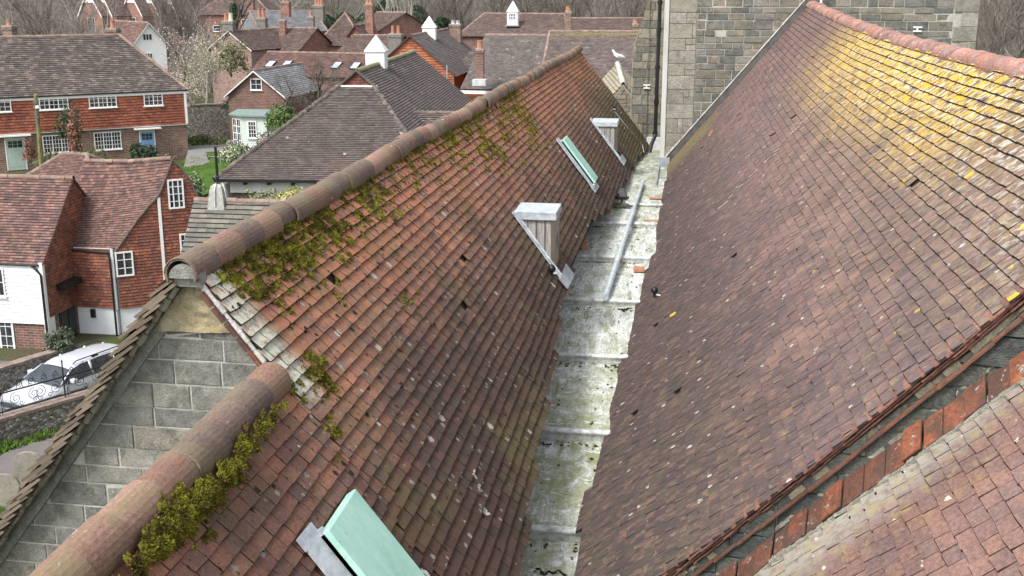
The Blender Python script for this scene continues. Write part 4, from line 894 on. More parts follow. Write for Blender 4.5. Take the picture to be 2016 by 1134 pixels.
def house(name, label, cat, O, rot, W, D, He, Hr, kind, wall, roofm, g=.12, w=.2, ov=.25, ridge_in=None, group=None, base=None, tiles=True, gutter=None, ridge_m='ridge_far', hipin=None, seed=1, rl=(None, None), barge=None, lift=.02):
    """O: front left eaves corner (camera-relative), rot about z; local x along the front, y back. kind gx/gy/hx/hy"""
    h = House(); base = G if base is None else base; t = thing(name, label, cat, (O.x, O.y, base), rot, group); h.t = t; h.rot = rot; h.O = Vector((O.x, O.y, base)); h.W = W; h.D = D
    ze = O.z - base; zr = ze + Hr; h.ze = ze; h.zr = zr; Wc, Dc = W / 2, D / 2
    mb = MB()
    if kind == 'gx': mb.prism([(0, 0, 0), (0, D, 0), (0, D, ze), (0, Dc, zr), (0, 0, ze)], (W, 0, 0))
    elif kind == 'gy': mb.prism([(0, 0, 0), (W, 0, 0), (W, 0, ze), (Wc, 0, zr), (0, 0, ze)], (0, D, 0))
    else: mb.box((0, 0, 0), (W, D, ze))
    h.wall = mb.build('wall', wall, t, local=True)
    sl = Hr / (Dc if kind in ('gx', 'hx') else Wc); zo = ze - ov * sl + .06; zr += .06
    hi = hipin if hipin is not None else (Dc if kind == 'hx' else Wc)
    x0, x1, y0, y1 = -ov, W + ov, -ov, D + ov
    if kind == 'gx': faces = [[(x0, y0, zo), (x1, y0, zo), (x1, Dc, zr), (x0, Dc, zr)], [(x1, y1, zo), (x0, y1, zo), (x0, Dc, zr), (x1, Dc, zr)]]; rid = [[(x0, Dc, zr), (x1, Dc, zr)]]
    elif kind == 'gy': faces = [[(x0, y1, zo), (x0, y0, zo), (Wc, y0, zr), (Wc, y1, zr)], [(x1, y0, zo), (x1, y1, zo), (Wc, y1, zr), (Wc, y0, zr)]]; rid = [[(Wc, y0, zr), (Wc, y1, zr)]]
    elif kind == 'hx':
        a, b = (hi, Dc, zr), (W - hi, Dc, zr); c4 = [(x0, y0, zo), (x1, y0, zo), (x1, y1, zo), (x0, y1, zo)]
        faces = [[c4[0], c4[1], b, a], [c4[1], c4[2], b], [c4[2], c4[3], a, b], [c4[3], c4[0], a]]; rid = [[a, b], [c4[0], a], [c4[1], b], [c4[3], a], [c4[2], b]]
    else:
        a, b = (Wc, hi, zr), (Wc, D - hi, zr); c4 = [(x0, y0, zo), (x1, y0, zo), (x1, y1, zo), (x0, y1, zo)]
        faces = [[c4[0], c4[1], a], [c4[1], c4[2], b, a], [c4[2], c4[3], b], [c4[3], c4[0], a, b]]; rid = [[a, b], [c4[0], a], [c4[1], a], [c4[3], b], [c4[2], b]]
    mb = MB()
    for i, f in enumerate(faces):
        f = [Vector(p) for p in f]; n_ = (f[1] - f[0]).cross(f[2] - f[0]).normalized()
        if n_.z < 0: n_ = -n_
        mb.prism([p - n_ * .06 for p in f], n_ * .058)
        front = True
        if tiles: tilepoly(mb, f, g, w, lift, seed * 10 + i, n_, base=False)
    h.roof = mb.build('roof', roofm, t, local=True); h.faces = faces
    mb = MB()
    for p in rid: ridge(mb, [Vector(p[0]) - Vector((0, 0, .03)), Vector(p[1]) - Vector((0, 0, .03))], .12, .4, seed=seed, n=6)
    mb.build('ridge_tiles', M[ridge_m], t, local=True)
    if gutter:
        mb = MB(); mb.box((x0, y0 - .06, zo - .06), (x1, y0 + .01, zo + .01)); mb.build('gutter', M['black'], t, local=True)
        mb = MB(); mb.box((x0, y0 + .02, zo - .24), (x1, y0 + .05, zo - .05)); mb.build('fascia', M['white'], t, local=True)
    if barge:
        mb = MB(); 
        if kind == 'gy':
            for sgn in (-1, 1):
                e = Vector((Wc + sgn * (Wc + ov), y0 - .03, zo)); a = Vector((Wc, y0 - .03, zr)); mb.prism([e, a, a - Vector((0, 0, barge)), e - Vector((0, 0, barge))], (0, .05, 0))
        else:
            for xx in (x0 - .03, x1 - .02):
                for sgn in (-1, 1):
                    e = Vector((xx, Dc + sgn * (Dc + ov), zo)); a = Vector((xx, Dc, zr)); mb.prism([e, a, a - Vector((0, 0, barge)), e - Vector((0, 0, barge))], (.05, 0, 0))
        mb.build('bargeboard', M['offwhite'], t, local=True)
    h.n = Vector((sin(rot), -cos(rot), 0)); h.X = Vector((cos(rot), sin(rot), 0)); h.Y = Vector((-sin(rot), cos(rot), 0)); return h
def loc_on(h, u, v, side='front', off=0.):
    if side == 'front': p = pp(u, v, h.O - h.Y * off, h.n)
    elif side == 'right': p = pp(u, v, h.O + h.X * (h.W + off), h.X)
    else: p = pp(u, v, h.O - h.X * off, h.X)
    d = p - h.O; return d.dot(h.X), d.dot(h.Y), d.z
def window(h, side, a0, a1, z0, z1, cols=2, rows=2, lights=1, fr='white', off=0., sill=True, d=.05, fw=.06, glass='glass', parent=None, name='window', bw=.025):
    """casement standing proud of the wall; a = distance along that wall"""
    def T(a, o, z): 
        return (a, -o - off, z) if side == 'front' else (h.W + o + off, a, z) if side == 'right' else (-o - off, a, z)
    def bx(mb, a, b, o0, o1, z, zz):
        p, q = T(a, o0, z), T(b, o1, zz); mb.box(tuple(min(i, j) for i, j in zip(p, q)), tuple(max(i, j) for i, j in zip(p, q)))
    mb = MB(); bx(mb, a0, a1, 0, d, z0, z0 + fw); bx(mb, a0, a1, 0, d, z1 - fw, z1); bx(mb, a0, a0 + fw, 0, d, z0 + fw, z1 - fw); bx(mb, a1 - fw, a1, 0, d, z0 + fw, z1 - fw)
    L = (a1 - a0 - 2 * fw) / lights
    for i in range(lights):
        b0 = a0 + fw + i * L
        if i: bx(mb, b0 - fw * .45, b0 + fw * .45, 0, d * .9, z0 + fw, z1 - fw)
        for k in range(1, cols): x = b0 + L * k / cols; bx(mb, x - bw / 2, x + bw / 2, 0, d * .7, z0 + fw, z1 - fw)
        for k in range(1, rows): z = z0 + fw + (z1 - z0 - 2 * fw) * k / rows; bx(mb, b0, b0 + L, 0, d * .66, z - bw / 2, z + bw / 2)
    if sill: bx(mb, a0 - .06, a1 + .06, 0, d + .06, z0 - .06, z0)
    f = mb.build(name, M[fr], parent or h.t, local=True)
    mb = MB(); bx(mb, a0 + fw * .9, a1 - fw * .9, .002, .016, z0 + fw * .9, z1 - fw * .9); mb.build('pane', M[glass], f, local=True); return f
def winpx(h, side, u0, v0, u1, v1, cols=2, rows=2, lights=1, off=0., **k):
    a = loc_on(h, u0, v1, side, off); b = loc_on(h, u1, v0, side, off); i = 0 if side == 'front' else 1
    return window(h, side, min(a[i], b[i]), max(a[i], b[i]), min(a[2], b[2]), max(a[2], b[2]), cols, rows, lights, off=off, **k)
def hung(h, side, pts, m, parent=None, name='tile_hanging', g=.1, w=.17, off=.0, seed=1, lift=.018):
    """pts: (a, z) polygon on a wall"""
    mb = MB(); P = [Vector((a, -off, z)) if side == 'front' else Vector((h.W + off, a, z)) if side == 'right' else Vector((-off, a, z)) for a, z in pts]
    n_ = Vector((0, -1, 0)) if side == 'front' else Vector((1, 0, 0)) if side == 'right' else Vector((-1, 0, 0))
    mb.prism([p - n_ * off * .9 for p in P], n_ * off * .88) if off > .02 else None
    tilepoly(mb, P, g, w, lift, seed, n_, gap=.008, wob=.006); return mb.build(name, m, parent or h.t, local=True)
def door(h, side, a0, a1, z0, z1, m, lites=True, off=0.):
    mb = MB(); fw = .07
    T = lambda a, o, z: (a, -o - off, z)
    mb.box((a0, -.05 - off, z0), (a0 + fw, -off, z1)); mb.box((a1 - fw, -.05 - off, z0), (a1, -off, z1)); mb.box((a0 + fw, -.05 - off, z1 - fw), (a1 - fw, -off, z1)); f = mb.build('door_frame', M['white'], h.t, local=True)
    mb = MB(); mb.box((a0 + fw, -.03 - off, z0), (a1 - fw, -off - .002, z1 - fw)); 
    for x in (a0 + fw + .08, (a0 + a1) / 2 + .03): mb.box((x, -.04 - off, z0 + .2), (x + (a1 - a0) / 2 - fw - .12, -.03 - off, z0 + .95))
    mb.build('door', m, f, local=True)
    mb = MB(); n = 3; ww = (a1 - a0 - 2 * fw - .2) / n
    for i in range(n):
        for j in range(2): mb.box((a0 + fw + .1 + i * ww + .015, -.038 - off, z1 - fw - .12 - (j + 1) * .22), (a0 + fw + .1 + (i + 1) * ww - .015, -.031 - off, z1 - fw - .14 - j * .22))
    mb.build('door_pane', M['glass'], f, local=True)
    mb = MB(); mb.box((a0 - .35, -.55 - off, z1 + .12), (a1 + .35, -off, z1 + .2)); mb.build('canopy', M['white'], h.t, local=True)
def chimney(parent, h_or_none, u, v, t, wpx, hpx, m, pots=2, potm='pot', dm=.8, cap=True, pothpx=None, base_extra=0., potw=.11):
    """stack whose top centre is at the pixel and depth given"""
    c = dp(u, v, t); k = t / FPX; w_ = wpx * k; hh = hpx * k + base_extra; 
    loc = lambda p: p
    mb = MB(); dd = w_ * dm; mb.box((c.x - w_ / 2, c.y - dd / 2, c.z - hh), (c.x + w_ / 2, c.y + dd / 2, c.z - .12)); 
    mb.box((c.x - w_ / 2 - .05, c.y - dd / 2 - .05, c.z - .3), (c.x + w_ / 2 + .05, c.y + dd / 2 + .05, c.z - .14))
    ch = mb.build('chimney', m, parent)
    mb = MB(); mb.box((c.x - w_ / 2 - .03, c.y - dd / 2 - .03, c.z - .119), (c.x + w_ / 2 + .03, c.y + dd / 2 + .03, c.z)); mb.build('chimney_cap', M['mortar'], ch)
    ph = (pothpx or 14) * k
    for i in range(pots):
        x = c.x + (i - (pots - 1) / 2) * (w_ / max(pots, 1)) * .85; mb = MB(); mb.lathe((x, c.y, c.z), [(potw * 1.15, 0), (potw, ph * .15), (potw * .85, ph * .85), (potw, ph * .88), (potw, ph), (potw * .7, ph)], 10); mb.build('chimney_pot', M[potm if not isinstance(potm, (list, tuple)) else potm[i]], ch)
    return ch
def fit(eL, eR, tL):
    a = dp(*eL, tL); b = gp(*eR, a.z); d = b - a; return a, math.atan2(d.y, d.x), hypot(d.x, d.y)
def zridge(u, v, h_O, rot, D): # height where the pixel's ray meets the vertical plane through the ridge
    n_ = Vector((-sin(rot), cos(rot), 0)); return pp(u, v, h_O + n_ * D / 2, n_).z
rect = lambda x0, z0, x1, z1: [(x0, z0), (x1, z0), (x1, z1), (x0, z1)]
# ---- brick house with hung tiles, top left ----
eR = dp(362, 172, 78.5); eL = gp(-110, 191.8, eR.z); d_ = eR - eL; rot = math.atan2(d_.y, d_.x); W = hypot(d_.x, d_.y); D = 8.0
zr = zridge(130, 72, eL, rot, D)
nY = Vector((-sin(rot), cos(rot), 0)); pR = pp(235, 70, eL + nY * D / 2, nY); hin = W - (pR - eL).dot(Vector((cos(rot), sin(rot), 0)))
hA = house('brick_house', 'large brick house with hung red tiles, brown hipped roof, green door and blue door', 'house', eL, rot, W, D, 0, zr - eL.z, 'hx', M['brick_brown'], M['tile_grey'], g=.185, w=.3, lift=.03, hipin=hin, base=G, gutter=True, seed=2)
zj = loc_on(hA, 362, 243)[2]
hung(hA, 'front', rect(0, zj, W + .01, hA.ze - .2), M['hung2'], g=.185, w=.28, off=.18, seed=3, lift=.035)
mb = MB(); mb.box((W - .1, -.24, zj), (W + .06, -.17, hA.ze - .2)); mb.box((-.1, -.17, zj - .08), (W, -.02, zj - .01)); mb.build('corner_board', M['white'], hA.t, local=True)
for i, (a, b, c_, d2, ln) in enumerate([(-45, 191, 20, 223, 3), (78, 187, 133, 217, 3), (176, 183, 228, 213, 3), (284, 180, 319, 209, 2)]): winpx(hA, 'front', a, b, c_, d2, 2, 3, ln, off=.2)
for a, b, c_, d2, ln in [(86, 264, 139, 302, 3), (187, 258, 237, 296, 3)]: winpx(hA, 'front', a, b, c_, d2, 3, 4, ln, off=0)
for (u0, v0, u1, v1, m) in ((15, 270, 48, 336, 'sage'), (277, 256, 304, 306, 'blue')):
    a = loc_on(hA, u0, v1); b = loc_on(hA, u1, v0); door(hA, 'front', a[0], b[0], a[2], b[2], M[m])
for (u, v, n_, hp) in ((18, 50, 1, 10), (222, 55, 1, 15)): chimney(hA.t, None, u, v, 82.5, 21, 40, M['brick_brown'], n_, 'pot', pothpx=hp, dm=.9, potw=.17)
# ivy and shrubs near its front are added with the plants
# ---- telegraph pole ----
pt = dp(70, 186, 64); pb = dp(83, 345, 66); 
t = thing('telegraph_pole', 'old wooden telegraph pole with green algae in front of the brick house', 'pole', (pb.x, pb.y, pb.z), 0)
mb = MB(); mb.tube([pb - Vector((0, 0, 1.5)), pt], [.15, .11], 9); N = NB('pole_wood', .9, .2); c = N.ramp(N.noise(N.map(N.co(), (1, 1, .2)), 5, 5, .7), [(.35, (.13, .11, .07)), (.6, (.26, .25, .1)), (.7, (.3, .3, .22))]); mb.build('post', N.out(c), t)
mb = MB(); 
for k in range(4): mb.box((pt.x - .12, pt.y - .22, pt.z - .5 - k * .28), (pt.x + .16, pt.y - .1, pt.z - .36 - k * .28))
mb.build('junction_box', M['timber'], t); mb = MB(); mb.box((pt.x + .05, pt.y - .25, pt.z - .75), (pt.x + .25, pt.y - .12, pt.z - .6)); mb.build('white_box', M['white'], t)
# ---- cottage with white weatherboard ----
cc = gp(100, 690, G); YP = cc.y; XP = cc.x; zeP = yp(40, 516, YP).z; rp = xp(140, 352, XP); DP = (rp.y - YP) * 2
hP = house('cottage', 'white weatherboarded cottage with red brick base and old red tiled roof', 'cottage', Vector((XP - 8, YP, zeP)), 0, 8, DP, 0, rp.z - zeP, 'gx', M['brick_old'], M['tile_red'], g=.14, w=.2, lift=.03, ov=.12, base=G, seed=4)
zb = loc_on(hP, 40, 635)[2]
mb = MB(); k = 0; z = zb
while z < hP.ze - .02:
    z2 = min(z + .165, hP.ze); mb.raw([(0, -.11, z), (8.0, -.11, z), (8.0, -.07, z2), (0, -.07, z2), (0, -.06, z), (8.0, -.06, z), (0, 0, z2), (8, 0, z2)], [(0, 1, 2, 3), (0, 4, 5, 1), (3, 2, 7, 6)]); z = z2
mb.build('weatherboarding', M['wboard'], hP.t, local=True)
zs1 = loc_on(hP, 90, 628, 'right')[2]
hung(hP, 'right', [(0.02, zs1), (DP, zs1), (DP, hP.ze), (DP / 2, hP.zr - .1), (0.02, hP.ze)], M['hung'], g=.14, w=.2, off=.06, seed=6, lift=.028)
mb = MB(); mb.box((7.92, -.14, zb - .4), (8.1, .03, hP.ze + .02)); mb.box((8.0, .02, 0), (8.05, .5, zs1)); mb.build('corner_board', M['white'], hP.t, local=True)
winpx(hP, 'front', -45, 620, 24, 700, 2, 4, 3, off=0, fw=.09, name='sash_window'); winpx(hP, 'front', -30, 528, 6, 582, 2, 2, 2, off=.1)
mb = MB(); sx = 8.0; ya = loc_on(hP, 118, 640, 'right')[1]; yb_ = loc_on(hP, 150, 640, 'right')[1]; mb.box((sx, ya, .0), (sx + .03, yb_, 2.5)); mb.box((sx + .03, ya + .1, .2), (sx + .05, (ya + yb_) / 2 - .04, 2.3)); mb.box((sx + .03, (ya + yb_) / 2 + .04, .2), (sx + .05, yb_ - .1, 2.3)); mb.build('door', M['black'], hP.t, local=True)
mb = MB(); mb.prism([(sx, ya - .1, 2.75), (sx, yb_, 2.75), (sx, yb_, 2.55), (sx, ya - .1, 2.5)], (.5, 0, -.05)); mb.build('door_hood', M['black'], hP.t, local=True)
mb = MB(); mb.tube([(0, -.16, hP.ze - .06), (7.95, -.16, hP.ze - .08)], .05, 8); mb.tube([(7.6, -.16, hP.ze - .1), (7.85, -.2, hP.ze - .25), (8.02, -.17, hP.ze - .5), (8.02, -.17, 0)], .05, 8); mb.build('gutter', M['black'], hP.t, local=True)
# small rear roof behind it
a = dp(50, 352, 47 * 1.2); hr = house('rear_outbuilding', 'small red tiled hipped roof behind the weatherboarded cottage', 'outbuilding', Vector((a.x, a.y, a.z)), -.1, 3.4, 3.6, 0, 1.0, 'hx', M['brick_old'], M['tile_red'], g=.12, hipin=1.0, base=G, seed=9)
# ---- tile hung wing with the sweeping roof ----
YW = xp(152, 600, XP).y; C0 = yp(219, 490, YW); kx = .82; ky = .57; dG = Vector((kx, ky, 0)).normalized(); nG = Vector((dG.y, -dG.x, 0))
t = thing('tile_hung_cottage', 'tall red tile hung cottage with sweeping curved roof verge and white windows', 'cottage', (C0.x, C0.y, G)); Q = lambda u, v: pp(u, v, C0, nG)
LV = [Q(338, 312), Q(326, 348), Q(311, 383), Q(290, 405), Q(268, 432), Q(248, 462), Q(226, 492)]
RV = [Q(338, 312), Q(358, 333), Q(374, 355), Q(388, 385), Q(396, 404)]
zb2 = Q(235, 608).z
mb = MB(); r_end = RV[-1]; lowL = Vector((LV[-1].x, LV[-1].y, G)); lowR = Vector((r_end.x, r_end.y, G)); poly = [lowL, lowR] + RV[::-1] + LV[1:]
back = Vector((-1, .15, 0)).normalized()
apx = LV[0]; ridL = gp(165, 318, apx.z); sh = ridL - apx
mb.prism(poly, -nG * .3); mb.prism([Vector((XP, YW, G)), Vector((C0.x, YW, G)), Vector((C0.x, YW, C0.z)), Vector((XP, YW, C0.z))], (0, .25, 0)); wl_ = mb.build('wall', M['whitebrick'], t)
mb = MB()
xsL = sorted([((p - C0).dot(dG), p.z) for p in LV + RV[1:]]); 
for (a, za), (b, zb_) in zip(xsL, xsL[1:]):
    p = C0 + dG * a; q = C0 + dG * b; tilepoly(mb, [Vector((p.x, p.y, zb2)) + nG * .06, Vector((q.x, q.y, zb2)) + nG * .06, Vector((q.x, q.y, zb_)) + nG * .06, Vector((p.x, p.y, za)) + nG * .06], .14, .2, .028, 3, nG, gap=.008)
tilepoly(mb, [Vector((XP, YW - .06, zb2 + .05)), Vector((C0.x + .05, YW - .06, zb2 + .05)), Vector((C0.x + .05, YW - .06, C0.z)), Vector((XP, YW - .06, C0.z))], .14, .2, .028, 5, Vector((0, -1, 0)), gap=.008)
th_ = mb.build('tile_hanging', M['hung'], wl_)
# roof surface: loft between the right verge and the left one
LL = [yp(u_, v_, YW + (LV[i].y - C0.y) * 1.15) for i, (u_, v_) in enumerate([(165, 318), (157, 360), (151, 395), (147, 418), (143, 440), (138, 466), (133, 491)])]; sh = LL[0] - LV[0]; ridL = LL[0]
cum = [0]; 
for a, b in zip(LV, LV[1:]): cum.append(cum[-1] + (b - a).length)
AL_ = (LV[0] - LL[0]).length
def P_w(a, s):
    s = max(0, min(s, cum[-1])); i = 0
    while i < len(cum) - 2 and s > cum[i + 1]: i += 1
    f = (s - cum[i]) / (cum[i + 1] - cum[i]); R = LV[i] + (LV[i + 1] - LV[i]) * f; L = LL[i] + (LL[i + 1] - LL[i]) * f
    return L + (R - L) * (a / AL_) + Vector((0, 0, .05 - .09 * sin(pi * a / AL_) * (1 - s / cum[-1])))
mb = MB(); tilefield(mb, P_w, 0, AL_ + .12, 0, cum[-1] + .05, .14, .2, lift=.036, seed=51, wf=(.015, .03)); surface(mb, P_w, 0, AL_ + .1, 0, cum[-1] - .08, 12, 24, off=-.05)
bk = [RV[0] + nG * .1, RV[-1] + nG * .1, RV[-1] + sh, RV[0] + sh]; mb.face(bk); rf_ = mb.build('roof', M['tile_red'], t)
mb = MB(); ridge(mb, [ridL + Vector((0, 0, .02)), (ridL + apx) / 2 - Vector((0, 0, .06)), apx + Vector((0, 0, .02))], .1, .35, n=6); mb.build('ridge_tiles', M['ridge_far'], t)
mb = MB(); mb.tube([p + nG * .1 - Vector((0, 0, .04)) for p in LV], .05, 6); mb.tube([p + nG * .1 for p in RV], .05, 6); mb.build('bargeboard', M['timber'], t)
hW = House(); hW.t = t; hW.rot = math.atan2(dG.y, dG.x)
def gwin(u0, v0, u1, v1, cols, rows):
    a = (Q(u0, v1) - C0).dot(dG); b = (Q(u1, v0) - C0).dot(dG); za = Q((u0 + u1) / 2, v1).z; zb_ = Q((u0 + u1) / 2, v0).z; o = .085
    mb = MB(); B = lambda a, b, z, zz, d0, d1: mb.obox(C0 + dG * a + nG * d0 + Vector((0, 0, z - C0.z)), dG * (b - a), nG * (d1 - d0), Vector((0, 0, zz - z)))
    f = .07; B(a, b, za, za + f, o, o + .06); B(a, b, zb_ - f, zb_, o, o + .06); B(a, a + f, za + f, zb_ - f, o, o + .06); B(b - f, b, za + f, zb_ - f, o, o + .06)
    for k in range(1, cols): x = a + (b - a) * k / cols; B(x - .025, x + .025, za + f, zb_ - f, o, o + .045)
    for k in range(1, rows): z = za + (zb_ - za) * k / rows; B(a + f, b - f, z - .015, z + .015, o, o + .04)
    fr = mb.build('window', M['white'], t); mb = MB(); B(a + f * .8, b - f * .8, za + f * .8, zb_ - f * .8, o - .01, o + .02); mb.build('pane', M['glass'], fr)
gwin(332, 352, 359, 410, 3, 4); gwin(355, 458, 384, 500, 3, 3); gwin(229, 494, 260, 543, 2, 3)
mb = MB()
for (u0, v0, u1, v1) in ((311, 388, 324, 545),):
    p = Q(u0, v0); q = Vector((p.x, p.y, Q(u1, v1 + 60).z)); mb.obox(p + nG * .08 - dG * .06, dG * .13, nG * .04, q - p)
p = Vector((C0.x, C0.y, C0.z)); mb.obox(Vector((C0.x, YW - .13, zb2)), dG * .1, Vector((0, .06, 0)), Vector((0, 0, C0.z - zb2))); mb.build('cover_board', M['white'], t)
mb = MB(); a = yp(135, 492, YW - .1); b = yp(213, 497, YW - .12); c2 = Vector((C0.x - .02, YW - .16, C0.z - .45)); mb.tube([a, b], .05, 8); mb.tube([b, c2, Vector((c2.x, c2.y, G))], .05, 8); mb.build('gutter', M['black'], t)
mb = MB(); p = yp(183, 612, YW - .05); mb.box((p.x - .1, YW - .12, p.z - .3), (p.x + .1, YW, p.z + .08)); mb.build('beam_end', M['black'], t)
# chimney top peeping behind the ridge
p = dp(272, 306, 62)
# ---- flint wall behind the car and churchyard wall ----
def lwall(name, label, A, B, z0, z1, th_, m, cop='brick_old', copH=.1, ovh=.04):
    d = (B - A); d.z = 0; L = d.length; rz_ = math.atan2(d.y, d.x); t = thing(name, label, 'wall', (A.x, A.y, z0), rz_); mb = MB(); mb.box((0, -th_ / 2, 0), (L, th_ / 2, z1 - z0)); mb.build('wall_face', m, t, local=True)
    mb = MB(); x = 0; r = random.Random(int(L * 100))
    while x < L: l = min(r.uniform(.25, .45), L - x); mb.box((x, -th_ / 2 - ovh, z1 - z0 + .001), (x + l - .01, th_ / 2 + ovh, z1 - z0 + copH + r.uniform(-.01, .01))); x += l
    mb.build('coping', M[cop], t, local=True); return t, L
M['coping'] = plain('old_coping', (.26, .2, .17), .95, .35, 4, bump=.5)
a = gp(-70, 745, -13.9); b = gp(112, 690, -13.9); lwall('flint_wall', 'low flint wall with stone coping beside the brick base of the white cottage', a, b, G, -13.95, .35, M['flint'], 'coping')
tw, Lw = lwall('flint_wall', 'flint churchyard wall carrying a black scrolled iron railing', Vector((WA.x, WA.y, 0)), Vector((WB.x, WB.y, 0)), G, -12.72, .4, M['flint'], 'coping')
a = gp(366, 262, GB + .6); b = gp(480, 258, GB + .6)
a = dp(352, 268, 90); b = dp(470, 262, 92); lwall('flint_wall', 'tall old flint garden wall between brick house and summerhouse', a, b, a.z - 1.5, a.z + 2.35, .4, M['flint'], 'coping')
lwall('flint_wall', 'section of old flint wall behind the green shrub by the summerhouse', dp(470, 262, 84.5), dp(640, 258, 86), a.z - 1.5, a.z + 2.0, .4, M['flint'], 'coping')
a = gp(391, 408, -13); b = gp(470, 330, -13); lwall('garden_fence', 'brown boundary fence running back beside the bungalow', dp(392, 392, 56), dp(470, 330, 66), -14, -10.3, .12, M['timber'], 'timber', .05)
# railing
t = thing('iron_railing', 'black wrought iron railing with scrolls on top of the churchyard wall', 'railing', (WA.x, WA.y, -12.6), math.atan2(wd.y, wd.x)); z1 = .02
def spiral(mb, cx, cz, R, turns, dr, ph, sgn):
    pts = []; n = int(turns * 12)
    for k in range(n + 1): a = ph + sgn * 2 * pi * k / 12; rr = R * (1 - .82 * k / n); pts.append((cx + rr * cos(a), 0, cz + rr * sin(a)))
    mb.tube(pts, .011, 4)
    return pts[0]
mbR = MB(); L = 18; mbR.box((0, -.015, .06), (L, .015, .1)); mbR.box((0, -.015, .66), (L, .015, .7)); mbR.build('rail', M['black'], t, local=True)
x = .4; r = random.Random(2); np_ = 0
while x < L - 1:
    mb = MB(); mb.tube([(x, 0, -.8), (x, 0, 1.18)], .022, 6); mb.tube([(x + .1, 0, .0), (x + .1, 0, .75)], .014, 5); mb.lathe((x, 0, 1.18), [(.03, 0), (.035, .03), (.0, .08)], 6); mb.build('post', M['black'], t, local=True)
    mb = MB(); w_ = 2.15
    for sgn, cx in ((1, x + .55), (-1, x + w_ - .3), (1, x + 1.15), (-1, x + 1.35)):
        spiral(mb, cx, .4, .2, 1.7, 0, pi / 2 if sgn > 0 else pi / 2, sgn); spiral(mb, cx + .18 * sgn, .22, .09, 1.3, 0, 0, -sgn)
    for q in range(5): cx = x + .3 + q * .4; spiral(mb, cx, .84, .11, 1.4, 0, -pi / 2, 1 if q % 2 else -1); mb.tube([(cx - .1, 0, .7), (cx, 0, .98 + .06 * (2 - abs(q - 2))), (cx + .12, 0, .72)], .01, 4)
    mb.tube([(x + .15, 0, .64), (x + .15, 0, .16), (x + .2, 0, .12), (x + w_ - .12, 0, .12)], .012, 4); mb.build('scroll_panel', M['black'], t, local=True); x += w_; np_ += 1
# headstones
def headstone(u, v, z, w_, h_, rz_, label, lean=0):
    p = gp(u, v, z); t = thing('headstone', label, 'headstone', p, rz_, 'headstones in the churchyard'); mb = MB(); n = 14
    pts = [(-w_ / 2, 0, -.2), (w_ / 2, 0, -.2), (w_ / 2, 0, h_ * .72)] + [(w_ / 2 * .94 * cos(pi * k / n), 0, h_ * .76 + h_ * .24 * sin(pi * k / n)) for k in range(0, n + 1)] + [(-w_ / 2, 0, h_ * .72)]
    mb.prism(pts, (0, .11, 0)); o = mb.build('slab', M['grave'], t, local=True, bevel=.012); o.rotation_euler = (lean, 0, 0); return t
M['grave'] = stonemat('headstone_stone', [(.3, .28, .23)], lichen=(.42, .4, .32), dark=(.15, .145, .12))
headstone(62, 965, GY, .85, 1.15, .15, 'rounded pale headstone standing beside the path', .04); headstone(8, 1000, GY, .9, .95, .2, 'smaller grey headstone at the left edge on the grass', -.05)
